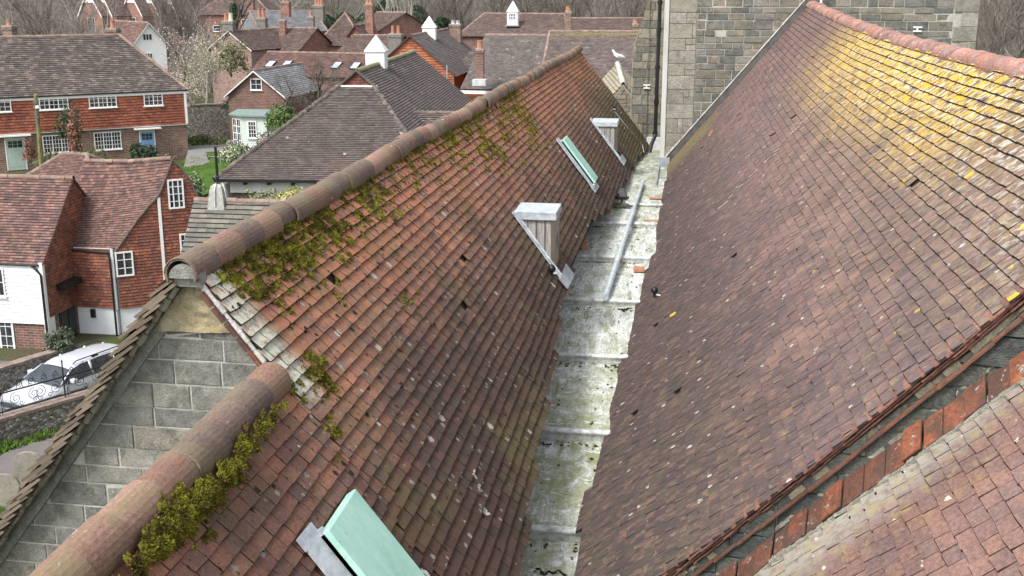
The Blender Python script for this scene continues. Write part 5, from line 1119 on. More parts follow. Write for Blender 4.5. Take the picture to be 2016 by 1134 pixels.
# ---- cars ----
def make_car(name, label, p, heading, paint):
    t = thing(name, label, 'car', p, heading, 'cars parked in the street'); L = 4.55
    # stations along x (0 nose .. L tail): half widths and profile heights
    body = [(0.0, .62, .38, .62), (.12, .74, .25, .7), (.5, .84, .2, .8), (1.1, .88, .2, .93), (1.35, .89, .2, .97), (2.2, .9, .2, 1.0), (3.3, .9, .2, 1.02), (4.1, .88, .22, 1.04), (4.42, .82, .28, 1.0), (4.55, .72, .4, .9)]
    mb = MB(); ring = []
    for x, hw, z0, zt in body:
        ring.append([(x, -hw * .92, z0), (x, -hw, z0 + .18), (x, -hw, zt - .22), (x, -hw * .93, zt - .04), (x, -hw * .6, zt), (x, 0, zt + .02), (x, hw * .6, zt), (x, hw * .93, zt - .04), (x, hw, zt - .22), (x, hw, z0 + .18), (x, hw * .92, z0)])
    V = [q for r_ in ring for q in r_]; m = 11; F = [(i * m + k, (i + 1) * m + k, (i + 1) * m + (k + 1) % m, i * m + (k + 1) % m) for i in range(len(ring) - 1) for k in range(m)] + [tuple(range(m))[::-1], tuple((len(ring) - 1) * m + k for k in range(m))]
    mb.raw(V, F); b = mb.build('body', paint, t, local=True, smooth=True)
    cab = [(1.15, .66, .98), (1.75, .62, 1.36), (2.15, .6, 1.47), (3.0, .6, 1.5), (3.8, .58, 1.46), (4.2, .56, 1.36), (4.45, .6, 1.04)]
    # roof skin
    mb = MB(); V = []; 
    for x, hw, z in cab[1:6]: V += [(x, -hw - .03, z - .05), (x, -hw * .7, z + .01), (x, 0, z + .03), (x, hw * .7, z + .01), (x, hw + .03, z - .05)]
    mb.raw(V, [(i * 5 + k, (i + 1) * 5 + k, (i + 1) * 5 + k + 1, i * 5 + k + 1) for i in range(4) for k in range(4)])
    for s in (-1, 1):
        for (xa, za, xb, zb_) in ((1.15, .99, 1.75, 1.35), (2.42, 1.0, 2.46, 1.46), (3.4, 1.0, 3.44, 1.47), (4.45, 1.02, 4.2, 1.36)): mb.obox((xa, s * .84 * (1 if za < 1.1 else 1) - .03, za), Vector((.07, 0, 0)), Vector((0, .05, 0)), Vector((xb - xa, -s * .2, zb_ - za)))
    mb.build('roof', paint, t, local=True, smooth=True)
    mb = MB(); mb.face([(1.12, -.8, .97), (1.12, .8, .97), (1.74, .61, 1.36), (1.74, -.61, 1.36)]); mb.build('windscreen', M['carglass'], t, local=True)
    mb = MB(); mb.face([(4.47, .78, .98), (4.47, -.78, .98), (4.22, -.58, 1.34), (4.22, .58, 1.34)]); mb.build('rear_window', M['carglass'], t, local=True)
    for s in (-1, 1):
        mb = MB(); mb.face([(1.2, s * .855, .98), (2.42, s * .86, 1.0), (2.42, s * .64, 1.43), (1.78, s * .64, 1.34)]); mb.face([(2.48, s * .86, 1.0), (3.38, s * .86, 1.02), (3.38, s * .635, 1.44), (2.48, s * .64, 1.43)]); mb.face([(3.44, s * .86, 1.02), (4.4, s * .83, 1.02), (4.16, s * .6, 1.34), (3.44, s * .63, 1.43)]); mb.build('side_window', M['carglass'], t, local=True)
        mb = MB(); mb.tube([(1.95, s * .55, 1.46), (2.1, s * .55, 1.54), (3.9, s * .53, 1.53), (4.05, s * .53, 1.45)], .02, 6); mb.box((2.7, s * .55 - .02, 1.48), (2.95, s * .55 + .02, 1.53)); mb.build('roof_rail', M['black'], t, local=True)
        mb = MB(); mb.box((1.5, s * .97 - .1, .98), (1.66, s * .97 + .1, 1.12)); mb.build('mirror', paint, t, local=True, bevel=.03)
        mb = MB(); mb.raw([(.12, s * .5, .56), (.2, s * .79, .56), (.55, s * .86, .72), (.45, s * .55, .76)], [(0, 1, 2, 3)]); mb.prism([(.07, s * .5, .55), (.12, s * .76, .55), (.48, s * .84, .72), (.38, s * .5, .75)], (0, 0, .02)); mb.build('headlight', M['glass_sky'], t, local=True)
        mb = MB(); mb.box((4.4, s * .72 - .1, .72), (4.56, s * .72 + .1, .92)); mb.build('tail_light', M['redlamp'], t, local=True, bevel=.02)
    for x in (.85, 3.65):
        for s in (-1, 1):
            wt = bpy.data.objects.new('wheel', None); sc.collection.objects.link(wt); wt.parent = t; wt.location = (x, s * .8, .32)
            mb = MB(); mb.tube([(0, -.1, 0), (0, .1, 0)], .32, 20); o = mb.build('tyre', M['black'], None, local=True); o.parent = wt; o.location = (0, 0, 0); TR.pop(o.name, None)
            mb = MB(); mb.tube([(0, -.106, 0), (0, .106, 0)], .2, 14); o = mb.build('rim', M['leadpale'], None, local=True); o.parent = wt; o.location = (0, 0, 0)
    return t
N = NB('car_paint_silver', .25, .6, .35); M['silver'] = N.out(N.ramp(N.noise(N.co(), 2, 2), [(.3, (.62, .66, .7)), (.7, (.7, .73, .76))]))
N = NB('car_window', .04, 1.0); M['carglass'] = N.out(N.ramp(N.noise(N.co(), 3, 2), [(.3, (.015, .018, .022)), (.7, (.04, .05, .06))])); M['redlamp'] = plain('tail_lamp_red', (.4, .02, .02), .2, .1, 3)
ca = gp(93, 715, -13.56); cb = gp(127, 728, -13.56); ce = gp(219, 671, -13.56); mid = (ca + cb) / 2; dc = (ce - ca); dc.z = 0; dc.normalize(); cn = Vector((dc.y, -dc.x, 0))
po = mid - dc * 2.1; car_ = make_car('parked_car', 'silver estate car with black roof rails parked behind the iron railing', (po.x, po.y, G + .02), math.atan2(dc.y, dc.x), M['silver']); car_.scale = (1.2, 1.15, 1.05)
p2_ = po + dc * 5.9 - cn * .5; make_car('parked_car', 'silver hatchback mostly hidden behind the gable, beyond the estate car', (p2_.x, p2_.y, G + .05), math.atan2(dc.y, dc.x) + .05, M['silver'])
# ---- porch roof with stone finial and iron cross ----
a = dp(380, 400, 42); p1 = dp(393, 396, 42); ze_ = p1.z - 3.4; Op = Vector((p1.x, p1.y - 2.9, ze_))
hQ = house('church_porch', 'dark stone slab roof of the church porch with crested ridge', 'porch', Op, -YAW * 0 + .0, 11, 5.8, 0, 3.4, 'gx', M['gable_stone'], M['slab'], g=.2, w=.34, ov=.2, base=G, seed=12, ridge_m='ridge_far', lift=.035)
q = dp(432, 410, 42); t = thing('stone_finial', 'weathered pale stone block with lead straps on the end of the porch roof', 'finial', (q.x, q.y, q.z - .1)); mb = MB(); V = []
for z, w_ in ((-.3, .34), (0, .34), (.75, .25), (.95, .2), (1.02, .12)): V += [(-w_, -w_, z), (w_, -w_, z), (w_, w_, z), (-w_, w_, z)]
mb.raw(V, [(i * 4 + k, i * 4 + (k + 1) % 4, (i + 1) * 4 + (k + 1) % 4, (i + 1) * 4 + k) for i in range(4) for k in range(4)] + [(16, 17, 18, 19)]); mb.build('block', stonemat('finial_stone', [(.42, .42, .38)], lichen=(.55, .55, .5), dark=(.25, .26, .24)), t, local=True)
mb = MB(); mb.tube([(-.02, -.37, .25), (-.02, -.3, .8), (0, -.18, 1.05)], .025, 5); mb.tube([(.37, -.1, .3), (.3, -.1, .8), (.18, 0, 1.05)], .025, 5); mb.box((-.8, -.5, -.32), (.75, .3, -.1)); mb.build('lead_strap', M['leadpale'], t, local=True)
t = thing('iron_cross', 'dark iron cross with fleury ends above the stone finial', 'cross', (q.x, q.y, q.z + .92)); mb = MB(); mb.tube([(0, 0, 0), (0, 0, 1.35)], .05, 6); mb.tube([(-.3, 0, .98), (.3, 0, .98)], .035, 6)
for (x, z) in ((-.3, .98), (.3, .98), (0, 1.35)):
    for dx, dz in ((0, 0), (.05, .05), (-.05, .05), (0, -.05)): mb.lathe((x + dx, 0, z + dz - .03), [(.0, -.03), (.045, 0), (.0, .05)], 6)
for zz in (.25, .5): mb.lathe((0, 0, zz - .3), [(.05, 0), (.1, .05), (.05, .1)], 8)
mb.build('cross_shaft', M['black'], t, local=True)
# ---- bungalow with gablet and white cupola ----
e0 = dp(440, 345, 54); rotD = -(-radians(4.5)); eX = Vector((cos(rotD), sin(rotD), 0)); WD = 12.6; DD = 27
nD = Vector((-sin(rotD), cos(rotD), 0)); RD = pp(703, 140, e0 + eX * WD / 2, eX) if False else None
apD = dp(703, 140, 60); HrD = apD.z - e0.z
hipD = (apD - e0).dot(nD); WD = 2 * (apD - e0).dot(eX)
endR = pp(815, 100, e0 + eX * WD / 2, eX)
DD = (gp(815, 101, apD.z) - e0).dot(nD); 
hD = house('tiled_bungalow', 'long low white walled building with big dark hipped roof, red gablet and white cupola', 'bungalow', e0, rotD, WD, DD, 0, HrD, 'gy', M['render'], M['tile_grey'], g=.125, w=.2, ov=.35, base=G, seed=14) if False else None
# built by hand: hip in front, gable behind
t = thing('tiled_bungalow', 'long low white walled building with big dark hipped roof and red gablet', 'bungalow', (e0.x, e0.y, G), rotD); zeD = e0.z - G; zrD = apD.z - G; Wc = WD / 2
hD = House(); hD.t = t; hD.O = Vector((e0.x, e0.y, G)); hD.W = WD; hD.D = DD; hD.rot = rotD; hD.X = eX; hD.Y = nD; hD.n = -nD; hD.ze = zeD; hD.zr = zrD
mb = MB(); mb.box((.3, .3, 0), (WD - .3, DD, zeD)); mb.build('wall', M['render'], t, local=True)
gb = pp(665, 167, e0 + nD * (hipD), nD) - e0; zgb = gb.z + zeD; gx0 = Wc - 1.0; 
fz = lambda z: (z - zeD) / (zrD - zeD)
gxl = -.35 + (Wc + .35) * (zgb - zeD + .15) / (zrD - zeD + .15); gy = hipD * .985
sA = [Vector((-.35, -.3, zeD - .15)), Vector((WD + .35, -.3, zeD - .15)), Vector((WD - gxl, gy, zgb)), Vector((gxl, gy, zgb))]
sR = [Vector((WD + .35, -.3, zeD - .15)), Vector((WD + .35, DD, zeD - .15)), Vector((Wc, DD, zrD)), Vector((Wc, gy - .15, zrD)), Vector((WD - gxl, gy - .15, zgb))]
sL = [Vector((-.35, DD, zeD - .15)), Vector((-.35, -.3, zeD - .15)), Vector((gxl, gy - .15, zgb)), Vector((Wc, gy - .15, zrD)), Vector((Wc, DD, zrD))]
gyy = gy - .15; eR_ = lambda y, x: Vector((x, y, zeD - .15))
sR1 = [eR_(gyy, WD + .35), sR[1], sR[2], sR[3]]; sR2 = [sR[0], eR_(gyy, WD + .35), sR[4]]
sL1 = [sL[0], eR_(gyy, -.35), sL[3], sL[4]]; sL2 = [eR_(gyy, -.35), sL[1], sL[2]]
mb = MB()
for i, f in enumerate((sA, sR1, sR2, sL1, sL2)):
    n_ = (f[1] - f[0]).cross(f[2] - f[0]).normalized(); n_ = -n_ if n_.z < 0 else n_; mb.prism([p - n_ * .06 for p in f], n_ * .058); tilepoly(mb, f, .16, .24, .032, 30 + i, n_, base=False)
mb.build('roof', tilemat('bungalow_brown_tiles', [(.105, .088, .082), (.13, .104, .095), (.085, .074, .072), (.15, .12, .105), (.115, .095, .088)], patches=[(blotch(.5, .5, .68, .5), (.08, .065, .062)), (blotch(.4, .56, .7, .45, seed=3), (.2, .13, .11)), (spots(1.6, .16, .22, 2), (.5, .48, .44)), (zone(vy=[(8.2, 9.6)], amt=.7, dirt=1), (.26, .24, .07))], bumpv=.2), t, local=True)
for a, b in ((sA[0], sA[3]), (sA[1], sA[2])): mb = MB(); ridge(mb, [a, b], .13, .2, seed=5, n=6, jit=.02); mb.build('hip_tiles', M['tile_grey'], t, local=True)
mb = MB(); ridge(mb, [Vector((Wc, gy, zrD)), Vector((Wc, DD, zrD))], .14, .4, n=6); mb.build('ridge_tiles', tilemat('mossy_ridge', [(.3, .28, .2), (.26, .25, .16)], patches=[(blotch(3, .45, .6, .8), (.24, .23, .05))], uv=False), t, local=True)
mb = MB(); g0 = Vector((gxl, gy - .05, zgb)); g1 = Vector((WD - gxl, gy - .05, zgb)); g2 = Vector((Wc, gy - .05, zrD - .02)); mb.prism([g0, g1, g2], (0, .1, 0)); tilepoly(mb, [g0, g1, g2], .14, .22, .03, 4, Vector((0, -1, 0))); gl = mb.build('gablet', M['hung_dark'], t, local=True)
mb = MB(); mb.box((gxl - .25, gy - .22, zgb - .1), (WD - gxl + .25, gy - .04, zgb)); mb.build('gablet_sill', M['white'], gl, local=True)
mb = MB(); mb.prism([g0 + Vector((-.15, -.16, 0)), g2 + Vector((0, -.16, .15)), g2 + Vector((0, -.16, .03)), g0 + Vector((0, -.16, -.02))], (0, .1, 0)); mb.prism([g1 + Vector((.15, -.16, 0)), g2 + Vector((0, -.16, .15)), g2 + Vector((0, -.16, .03)), g1 + Vector((0, -.16, -.02))], (0, .1, 0)); mb.build('bargeboard', M['timber'], gl, local=True)
mb = MB(); mb.box((-.35, -.42, zeD - .26), (WD + .35, -.3, zeD - .14)); mb.build('gutter', M['black'], t, local=True)
mb = MB(); mb.box((.25, .1, zeD - .85), (WD - .3, .28, zeD - .3)); mb.box((2.1, .05, 0), (2.4, .3, zeD - .85)); mb.build('fascia', M['offwhite'], t, local=True)
mb = MB()
for k in range(10): mb.box((1.0 + k * 1.15, -.25, zeD - .42), (1.12 + k * 1.15, .09, zeD - .28))
mb.build('rafter_end', M['black'], t, local=True)
mb = MB(); mb.box((.3, .27, 0), (2.1, .295, zeD - .85)); mb.build('boarding', M['timber'], t, local=True)
# side wing roof on its right
wv = dp(800, 222, 62); mb = MB(); yw = (wv - e0).dot(nD); xr_ = (wv - e0).dot(eX); zw = wv.z - G
f = [Vector((WD * .62, yw - 3.6, zw - 3.2)), Vector((WD + 6, yw - 3.6, zw - 3.2)), Vector((WD + 6, yw, zw)), Vector((xr_, yw, zw))]; n_ = (f[1] - f[0]).cross(f[2] - f[0]).normalized(); mb.prism([p - n_ * .1 for p in f], n_ * .09); tilepoly(mb, f, .16, .24, .032, 44, n_, base=False); ridge(mb, [f[3], f[2]], .12, .4, n=6); mb.build('wing_roof', M['tile_grey'], t, local=True)
def cupola(u, vtop, vmid, vbot, t_, wpx, label, rot=0, win=False, lead=True):
    k = t_ / FPX; top = dp(u, vtop, t_); w_ = wpx * k / 2 * .8; hb = (vbot - vmid) * k / .967; hp = (vmid - vtop) * k / .967; t = thing('cupola', label, 'cupola', (top.x, top.y, top.z - hp - hb), rot, 'white roof cupolas')
    mb = MB(); mb.box((-w_, -w_, -.4), (w_, w_, hb)); b = mb.build('box', M['white'], t, local=True)
    mb = MB(); w2 = w_ * 1.12; z = hb
    for q in ((-1, -1, 1, -1), (1, -1, 1, 1), (1, 1, -1, 1), (-1, 1, -1, -1)): mb.face([(q[0] * w2, q[1] * w2, z), (q[2] * w2, q[3] * w2, z), (0, 0, z + hp)])
    mb.box((-w2, -w2, z - .05), (w2, w2, z)); mb.build('spire', M['offwhite'], t, local=True)
    if win:
        h = House(); h.t = t; h.O = Vector((0, 0, 0)); h.W = w_; h.D = 0; mb = MB(); mb.box((-w_ * .62, -w_ - .02, hb * .25), (w_ * .62, -w_ - .005, hb * .75)); mb.build('pane', M['glass'], b, local=True)
        mb = MB(); 
        for q in range(5): mb.box((-w_ * .62 + q * w_ * .31 - .03, -w_ - .05, hb * .22), (-w_ * .62 + q * w_ * .31 + .03, -w_ - .021, hb * .78))
        for q in range(3): mb.box((-w_ * .66, -w_ - .052, hb * (.22 + .27 * q)), (w_ * .66, -w_ - .024, hb * (.22 + .27 * q) + .05))
        mb.build('window_bars', M['white'], b, local=True)
    if lead: mb = MB(); mb.box((-w_ - .15, -w_ - .15, -.42), (w_ + .15, w_ + .15, -.3)); mb.build('lead_skirt', M['lead'], t, local=True)
cupola(740, 68, 98, 134, 66, 47, 'largest white cupola on the ridge of the long bungalow roof', rotD)
# ---- summerhouse ----
zL = GB + .6
a = dp(450, 290, 80); k = 80 / FPX
sh0 = gp(478, 292, zL); t = thing('summerhouse', 'pale green wooden summerhouse with glazed double doors and felt roof', 'summerhouse', (sh0.x, sh0.y, zL), -.05); hS = House(); hS.t = t
mb = MB(); mb.box((0, 0, 0), (1.9, 2, 2.25)); mb.prism([(0, 0, 0), (-1.0, .75, 0), (-1.0, 2, 0), (0, 2, 0)], (0, 0, 2.25)); mb.build('wall', M['palegreen'], t, local=True)
mb = MB(); z = 0
while z < 2.2: mb.raw([(0, -.03, z), (1.92, -.03, z), (1.92, -.005, z + .13), (0, -.005, z + .13), (0, 0, z), (1.92, 0, z)], [(0, 1, 2, 3), (0, 4, 5, 1)]); z += .13
mb.build('boarding', M['palegreen'], t, local=True)
hS.W = 1.9; window(hS, 'front', .5, 1.15, .75, 1.95, 3, 4, 1, off=.03, fr='white')
mb = MB(); d_ = Vector((-1.0, .75, 0)).normalized(); n_ = Vector((-.75, -1.0, 0)).normalized(); F0 = Vector((0, 0, 0))
B = lambda a, b, z, zz, o0, o1, m: m.obox(d_ * a + n_ * o0 + Vector((0, 0, z)), d_ * (b - a), n_ * (o1 - o0), Vector((0, 0, zz - z)))
for a in (.06, .58, .64, 1.14): B(a, a + .06, .05, 2.05, 0, .05, mb)
for z in (.05, .5, 1.0, 1.5, 2.0): B(.06, 1.2, z, z + .05, 0, .045, mb)
for a in (.33, .9): B(a, a + .03, .05, 2.05, 0, .04, mb)
fr = mb.build('door', M['white'], t, local=True); mb = MB(); B(.08, 1.18, .1, 2.0, .002, .02, mb); mb.build('pane', M['glass'], fr, local=True)
mb = MB(); mb.prism([(-1.2, .6, 2.26), (.0, -.25, 2.26), (2.1, -.25, 2.26), (2.1, 2.2, 2.45), (-1.2, 2.2, 2.45)], (0, 0, .1)); mb.build('roof', plain('green_felt', (.18, .24, .22), .9, .15, 3), t, local=True)
mb = MB(); mb.lathe((-2.0, -.6, 0), [(.14, 0), (.2, .35), (.22, .4)], 10)
# ---- far buildings: helper for a roof facing the camera ----
def facing(name, label, eL, eR, tL, vr, D, kind, wall, roofm, ur=None, hip=None, **kw):
    a = dp(*eL, tL); b = gp(*eR, a.z); d = b - a; rot = math.atan2(d.y, d.x); W = hypot(d.x, d.y); u = ur or (eL[0] + eR[0]) / 2
    zr = zridge(u, vr, a, rot, D); hin = None
    if hip is not None:
        nn = Vector((-sin(rot), cos(rot), 0)); p = pp(hip, vr, a + nn * D / 2, nn); hin = W - (p - a).dot(Vector((cos(rot), sin(rot), 0)))
    return house(name, label, 'house', a, rot, W, D, 0, max(.6, zr - a.z), kind, wall, roofm, hipin=hin, base=terr(a.x, a.y) - 2, **kw)
TF = dict(g=.17, w=.28, lift=.03)
h = facing('brick_house', 'long low building with red brown roof and four small skylights', (492, 146), (728, 152), 94, 105, 7.0, 'gx', M['brick_old'], M['tile_red'], seed=60, **TF)
hF = h
for (u0, v0, u1, v1) in ((525, 122, 541, 134), (557, 122, 573, 134), (655, 124, 671, 137), (692, 125, 708, 138)):
    f = h.faces[0]; P0 = Vector(f[0]); W_ = h.t.matrix_basis if False else Matrix.Translation(h.O) @ Matrix.Rotation(h.rot, 4, 'Z'); A_, B2, C2 = [W_ @ Vector(q) for q in f[:3]]; n_ = (B2 - A_).cross(C2 - A_).normalized(); up = n_.cross((B2 - A_).normalized())
    p = pp((u0 + u1) / 2, (v0 + v1) / 2, A_, n_); X = (B2 - A_).normalized(); hw = .36; hh = .55
    mb = MB(); mb.obox(p - X * hw - up * hh + n_ * .02, X * 2 * hw, up * 2 * hh, n_ * .1); s_ = mb.build('skylight', M['dark'], h.t); mb = MB(); mb.obox(p - X * (hw - .08) - up * (hh - .08) + n_ * .125, X * 2 * (hw - .08), up * 2 * (hh - .08), n_ * .01); mb.build('pane', M['skyglass'] if 'skyglass' in M else M.setdefault('skyglass', plain('skylight_glass', (.45, .55, .65), .1, .2, 3, spec=.8)), s_)
# small gable on its roof
# slate roofed brick gable
e = dp(449, 186, 86.5); g2_ = dp(560, 190, 89); zE = e.z; b = gp(560, 188, zE); d = b - e; rot = math.atan2(d.y, d.x) ; W = d.length; ap = pp(503, 140, (e + b) / 2, Vector((-sin(rot), cos(rot), 0)))
hE = house('slate_roofed_house', 'brick building with pale grey slate roof and one small white gable window', 'house', e, rot - .02, W, 9.5, 0, ap.z - zE, 'gy', M['brick_old'], M['slate'], g=.2, w=.3, base=terr(e.x, e.y) - 1, seed=61, barge=.12)
winpx(hE, 'front', 494, 155, 515, 177, 2, 2, 1)
# flint chimney house
a = dp(414, 95, 113); b = gp(494, 97, a.z); d = b - a; rot = math.atan2(d.y, d.x); nn = Vector((-sin(rot), cos(rot), 0)); ap = pp(452, 62, a, nn)
hG1 = house('brick_gabled_house', 'chequered brick gable house with tall flint chimney and two pots', 'house', a, rot, d.length, 7, 0, ap.z - a.z, 'gy', M['chequer'], M['tile_far'], base=terr(a.x, a.y) - 1, seed=62, barge=.1, **TF)
chimney(hG1.t, None, 450, 41, 112, 22, 78, M['flintgrey'] if 'flintgrey' in M else M.setdefault('flintgrey', stonemat('flint_chimney', [(.2, .19, .17)], lichen=(.3, .29, .25), dark=(.1, .1, .09))), 2, ['pot', 'potpale'], pothpx=15, potw=.22)
mb = MB(); p = dp(413, 95, 112.5); mb.tube([p, p - Vector((0, 0, 3))], .07, 6); mb.build('downpipe', M['black'], hG1.t)
h = facing('brick_house', 'red tiled house with roof aerial and slim brick chimney on its slope', (493, 101), (583, 103), 116, 55, 8, 'gx', M['brick_red'], M['tile_far'], seed=63, **TF)
chimney(h.t, None, 556, 39, 117, 12, 50, M['brick_red'], 0, base_extra=.3)
p = dp(512, 100, 115.5); t = thing('television_aerial', 'thin television aerial standing up in front of the red tiled house', 'aerial', p - Vector((0, 0, 2))); mb = MB(); mb.tube([(0, 0, 0), (0, 0, 3.2)], .03, 5); mb.tube([(-.35, 0, 3.0), (.4, 0, 3.05)], .015, 4); [mb.tube([(x, 0, 2.8), (x, 0, 3.25)], .012, 4) for x in (-.3, -.15, 0, .15, .35)]; mb.build('antenna', M['lead'], t, local=True)
h = facing('slate_roofed_house', 'far house with blue grey slate roof between brick chimneys', (515, 62), (640, 60), 128, 22, 9, 'hx', M['brick_red'], M['slate'], hip=618, seed=64, **TF)
chimney(h.t, None, 562, 3, 128, 17, 30, M['brick_red'], 2, 'pot'); chimney(h.t, None, 515, 35, 124, 19, 22, M['flintgrey'], 2, ['pot', 'pot'], pothpx=18, potw=.2)
h = facing('brick_house', 'steep brown hipped roof house with mossy crown and white dormer window', (625, 88), (716, 88), 120, 27, 8.5, 'hx', M['brick_red'], M['tile_far'], hip=680, seed=65, **TF)
chimney(h.t, None, 628, 10, 121, 20, 30, M['flintgrey'], 3, 'pot', pothpx=14, potw=.18); chimney(h.t, None, 612, 32, 118, 12, 36, M['flintgrey'], 1, 'pot', pothpx=9, potw=.2)
a = dp(686, 68, 117); hd = house('tile_hung_dormer', 'small tile hung gable with a white window beside the mossy hipped roof', 'house', a, -YAW + .1, 1.5, 4, 0, .9, 'gy', M['hung'], M['tile_far'], g=.17, w=.28, base=a.z - 2.4, seed=66); window(hd, 'front', .35, 1.0, 1.5, 2.3, 2, 2, 1)
h = facing('brick_house', 'low brown tiled range beneath the dormer', (668, 102), (762, 104), 112, 70, 7, 'gx', M['brick_red'], M['tile_far'], seed=67, **TF)
h = facing('brick_house', 'small brown roof with white dormer near the tallest brick chimney', (690, 60), (742, 62), 124, 24, 8, 'gx', M['brick_red'], M['tile_far'], seed=68, **TF)
t = thing('chimney_stack', 'tallest narrow red brick chimney stack with iron bands', 'chimney', dp(728, 100, 118), 0); c = chimney(t, None, 727, 7, 118, 15, 95, M['brick_red'], 2, 'pot', pothpx=14, potw=.2)
mb = MB(); p = dp(727, 7, 118); mb.prism([(p.x - .8, p.y + .3, p.z - 5), (p.x + 1.2, p.y + .3, p.z - 5), (p.x + .35, p.y + .3, p.z - 2)], (0, .4, 0)); mb.build('chimney_base', M['brick_red'], t)
t = thing('chimney_stack', 'squat grey stone chimney stack with two orange pots', 'chimney', dp(779, 104, 96), 0); chimney(t, None, 779, 66, 96, 26, 40, M['flintgrey'], 2, 'pot', pothpx=15, potw=.15)
# white gable house
a = dp(262, 86, 108); rot = radians(46); q_ = Vector((cos(rot), sin(rot), 0)); nq = Vector((R_.x, R_.y, 0)); b = a + q_ * 4.9; b = a + q_ * (4.9 * (dp(327, 86, 110) - a).dot(R_) / (b - a).dot(R_)); d = b - a; nn = Vector((-sin(rot), cos(rot), 0)); ap = pp(288, 46, a, nn)
hLg = house('white_gabled_house', 'tall white rendered gable house with two rows of small dark windows', 'house', a, rot, d.length, 9, 0, ap.z - a.z, 'gy', M['render'], M['tile_red'], base=terr(a.x, a.y) - 2, seed=69, barge=.1, **TF)
winpx(hLg, 'front', 281, 66, 299, 80, 1, 1, 3, sill=False, bw=.02); winpx(hLg, 'front', 286, 104, 300, 116, 1, 1, 3, sill=False)
# terrace of red brick gables with white bargeboards
gts = [(157, 201, 172, -8, 27), (186, 222, 207, -22, 27), (241, 281, 262, -8, 27), (277, 315, 290, -14, 28), (318, 352, 336, -10, 30)]
for i, (x0, x1, xa, va, ve) in enumerate(gts):
    a = dp(x0, ve, 168); b = gp(x1, ve + 1, a.z); d = b - a; rot = math.atan2(d.y, d.x)
    h = house('gabled_brick_villa', 'far brick villa, white bargeboards, %s' % ['leftmost of the row', 'second from left behind orange pots', 'middle one right of the dark roof', 'fourth, half hidden by twigs', 'rightmost, screened by bare branches'][i], 'house', a, rot, d.length, 10, 0, 3.4, 'gy', M['brick_red'], M['tile_far'], g=.25, w=.4, base=terr(a.x, a.y) - 4, seed=80 + i, barge=.35, group='row of gabled brick villas')
    window(h, 'front', h.W * .35, h.W * .65, h.ze - 2.6, h.ze - .5, 2, 2, 1); mb = MB(); mb.prism([(h.W * .25, -.1, h.ze + 1.6), (h.W * .75, -.1, h.ze + 1.6), (h.W / 2, -.1, h.ze + 3.1)], (0, .06, 0)); mb.build('gable_panel', M['white'], h.t, local=True)
facing('brick_house', 'dark tiled villa roof between the white bargeboard gables', (205, 22), (245, 22), 172, -15, 8, 'gx', M['brick_red'], M['tile_far'], seed=90, g=.25, w=.4)
# red brick house behind the ivy trunk
h = facing('brick_house', 'red brick house with grey brown tiled roof behind the ivy clad trunk', (385, 28), (533, 28), 150, -18, 10, 'hx', M['brick_red'], M['tile_far'], hip=490, seed=91, g=.25, w=.4)
winpx(h, 'front', 476, 38, 488, 54, 1, 2, 1); winpx(h, 'front', 420, 50, 434, 62, 1, 2, 1); chimney(h.t, None, 493, -12, 149, 13, 70, M['brick_red'], 0)
h = facing('brick_house', 'distant dull red roof among bare trees at the left edge', (-60, 68), (30, 66), 135, 52, 8, 'gx', M['brick_red'], M['tile_far'], seed=92, g=.25, w=.4)
# orange gable with cupola
a = dp(786, 90, 90); b = dp(893, 150, 90); 
xa = dp(808, 71, 90); W = 2 * (dp(894, 147, 90) - xa).dot(R_); rotM = -YAW * 0 + .02; a = Vector((xa.x - W / 2, xa.y, dp(894, 147, 90).z))
hM = house('tile_hung_hall', 'bright orange tile hung gable with mossy ridge and a white cupola', 'hall', a, rotM, W, 16, 0, xa.z - a.z, 'gy', M['hung_orange'], M['tile_lichen'], base=terr(a.x, a.y) - 1, seed=93, g=.16, w=.26, lift=.03)
hung(hM, 'front', [(0, hM.ze - 1), (W, hM.ze - 1), (W, hM.ze), (W / 2, hM.zr - .1), (0, hM.ze)], M['hung_orange'], g=.2, w=.3, lift=.04, off=.03)
mb = MB(); p = dp(880, 128, 89); mb.tube([p, p - Vector((0, 0, 3))], .06, 5); mb.build('vent_stack', M['lead'], hM.t)
cupola(845, 31, 52, 75, 96, 32, 'white cupola behind the orange tile hung gable', .1)
h = facing('brick_hall', 'dark brown tiled roof right of the orange gable above white framed windows', (890, 148), (932, 150), 96, 82, 9, 'gx', M['brick_old'], M['tile_grey'], seed=94, g=.16, w=.26, ur=900)
winpx(h, 'front', 886, 149, 921, 172, 2, 2, 1)
t = thing('chimney_stack', 'brown brick chimney stack with two short grey pots', 'chimney', dp(897, 90, 104), 0); chimney(t, None, 897, 47, 104, 22, 50, M['brick_brown'], 2, 'lead', pothpx=7, potw=.2)
# big grey roofs
hN1 = facing('brick_hall', 'large weathered brown roof with white fascia in front of the tall brick chimney', (914, 172), (1085, 176), 88, 70, 13, 'gx', M['hung2'], M['tile_lichen'], seed=95, g=.16, w=.26, ur=1000)
mb = MB(); mb.box((-.3, -.4, hN1.ze - .45), (hN1.W, -.3, hN1.ze - .2)); mb.build('fascia', M['white'], hN1.t, local=True)
chimney(hN1.t, None, 945, 96, 85.5, 15, 62, M['brick_old'], 1, 'pot', pothpx=16, potw=.24); mb = MB(); p = dp(945, 160, 85.5); mb.box((p.x - .5, p.y - .5, p.z - .3), (p.x + .5, p.y + .4, p.z + .15)); mb.build('lead_apron', M['leadpale'], hN1.t)
hN2 = facing('brick_hall', 'broad brown roof with yellow lichen band below the ridge beside the tower', (1060, 205), (1290, 206), 82, 63, 14, 'hx', M['hung2'], M['tile_yellow'], hip=1262, seed=96, g=.16, w=.26, ur=1180)
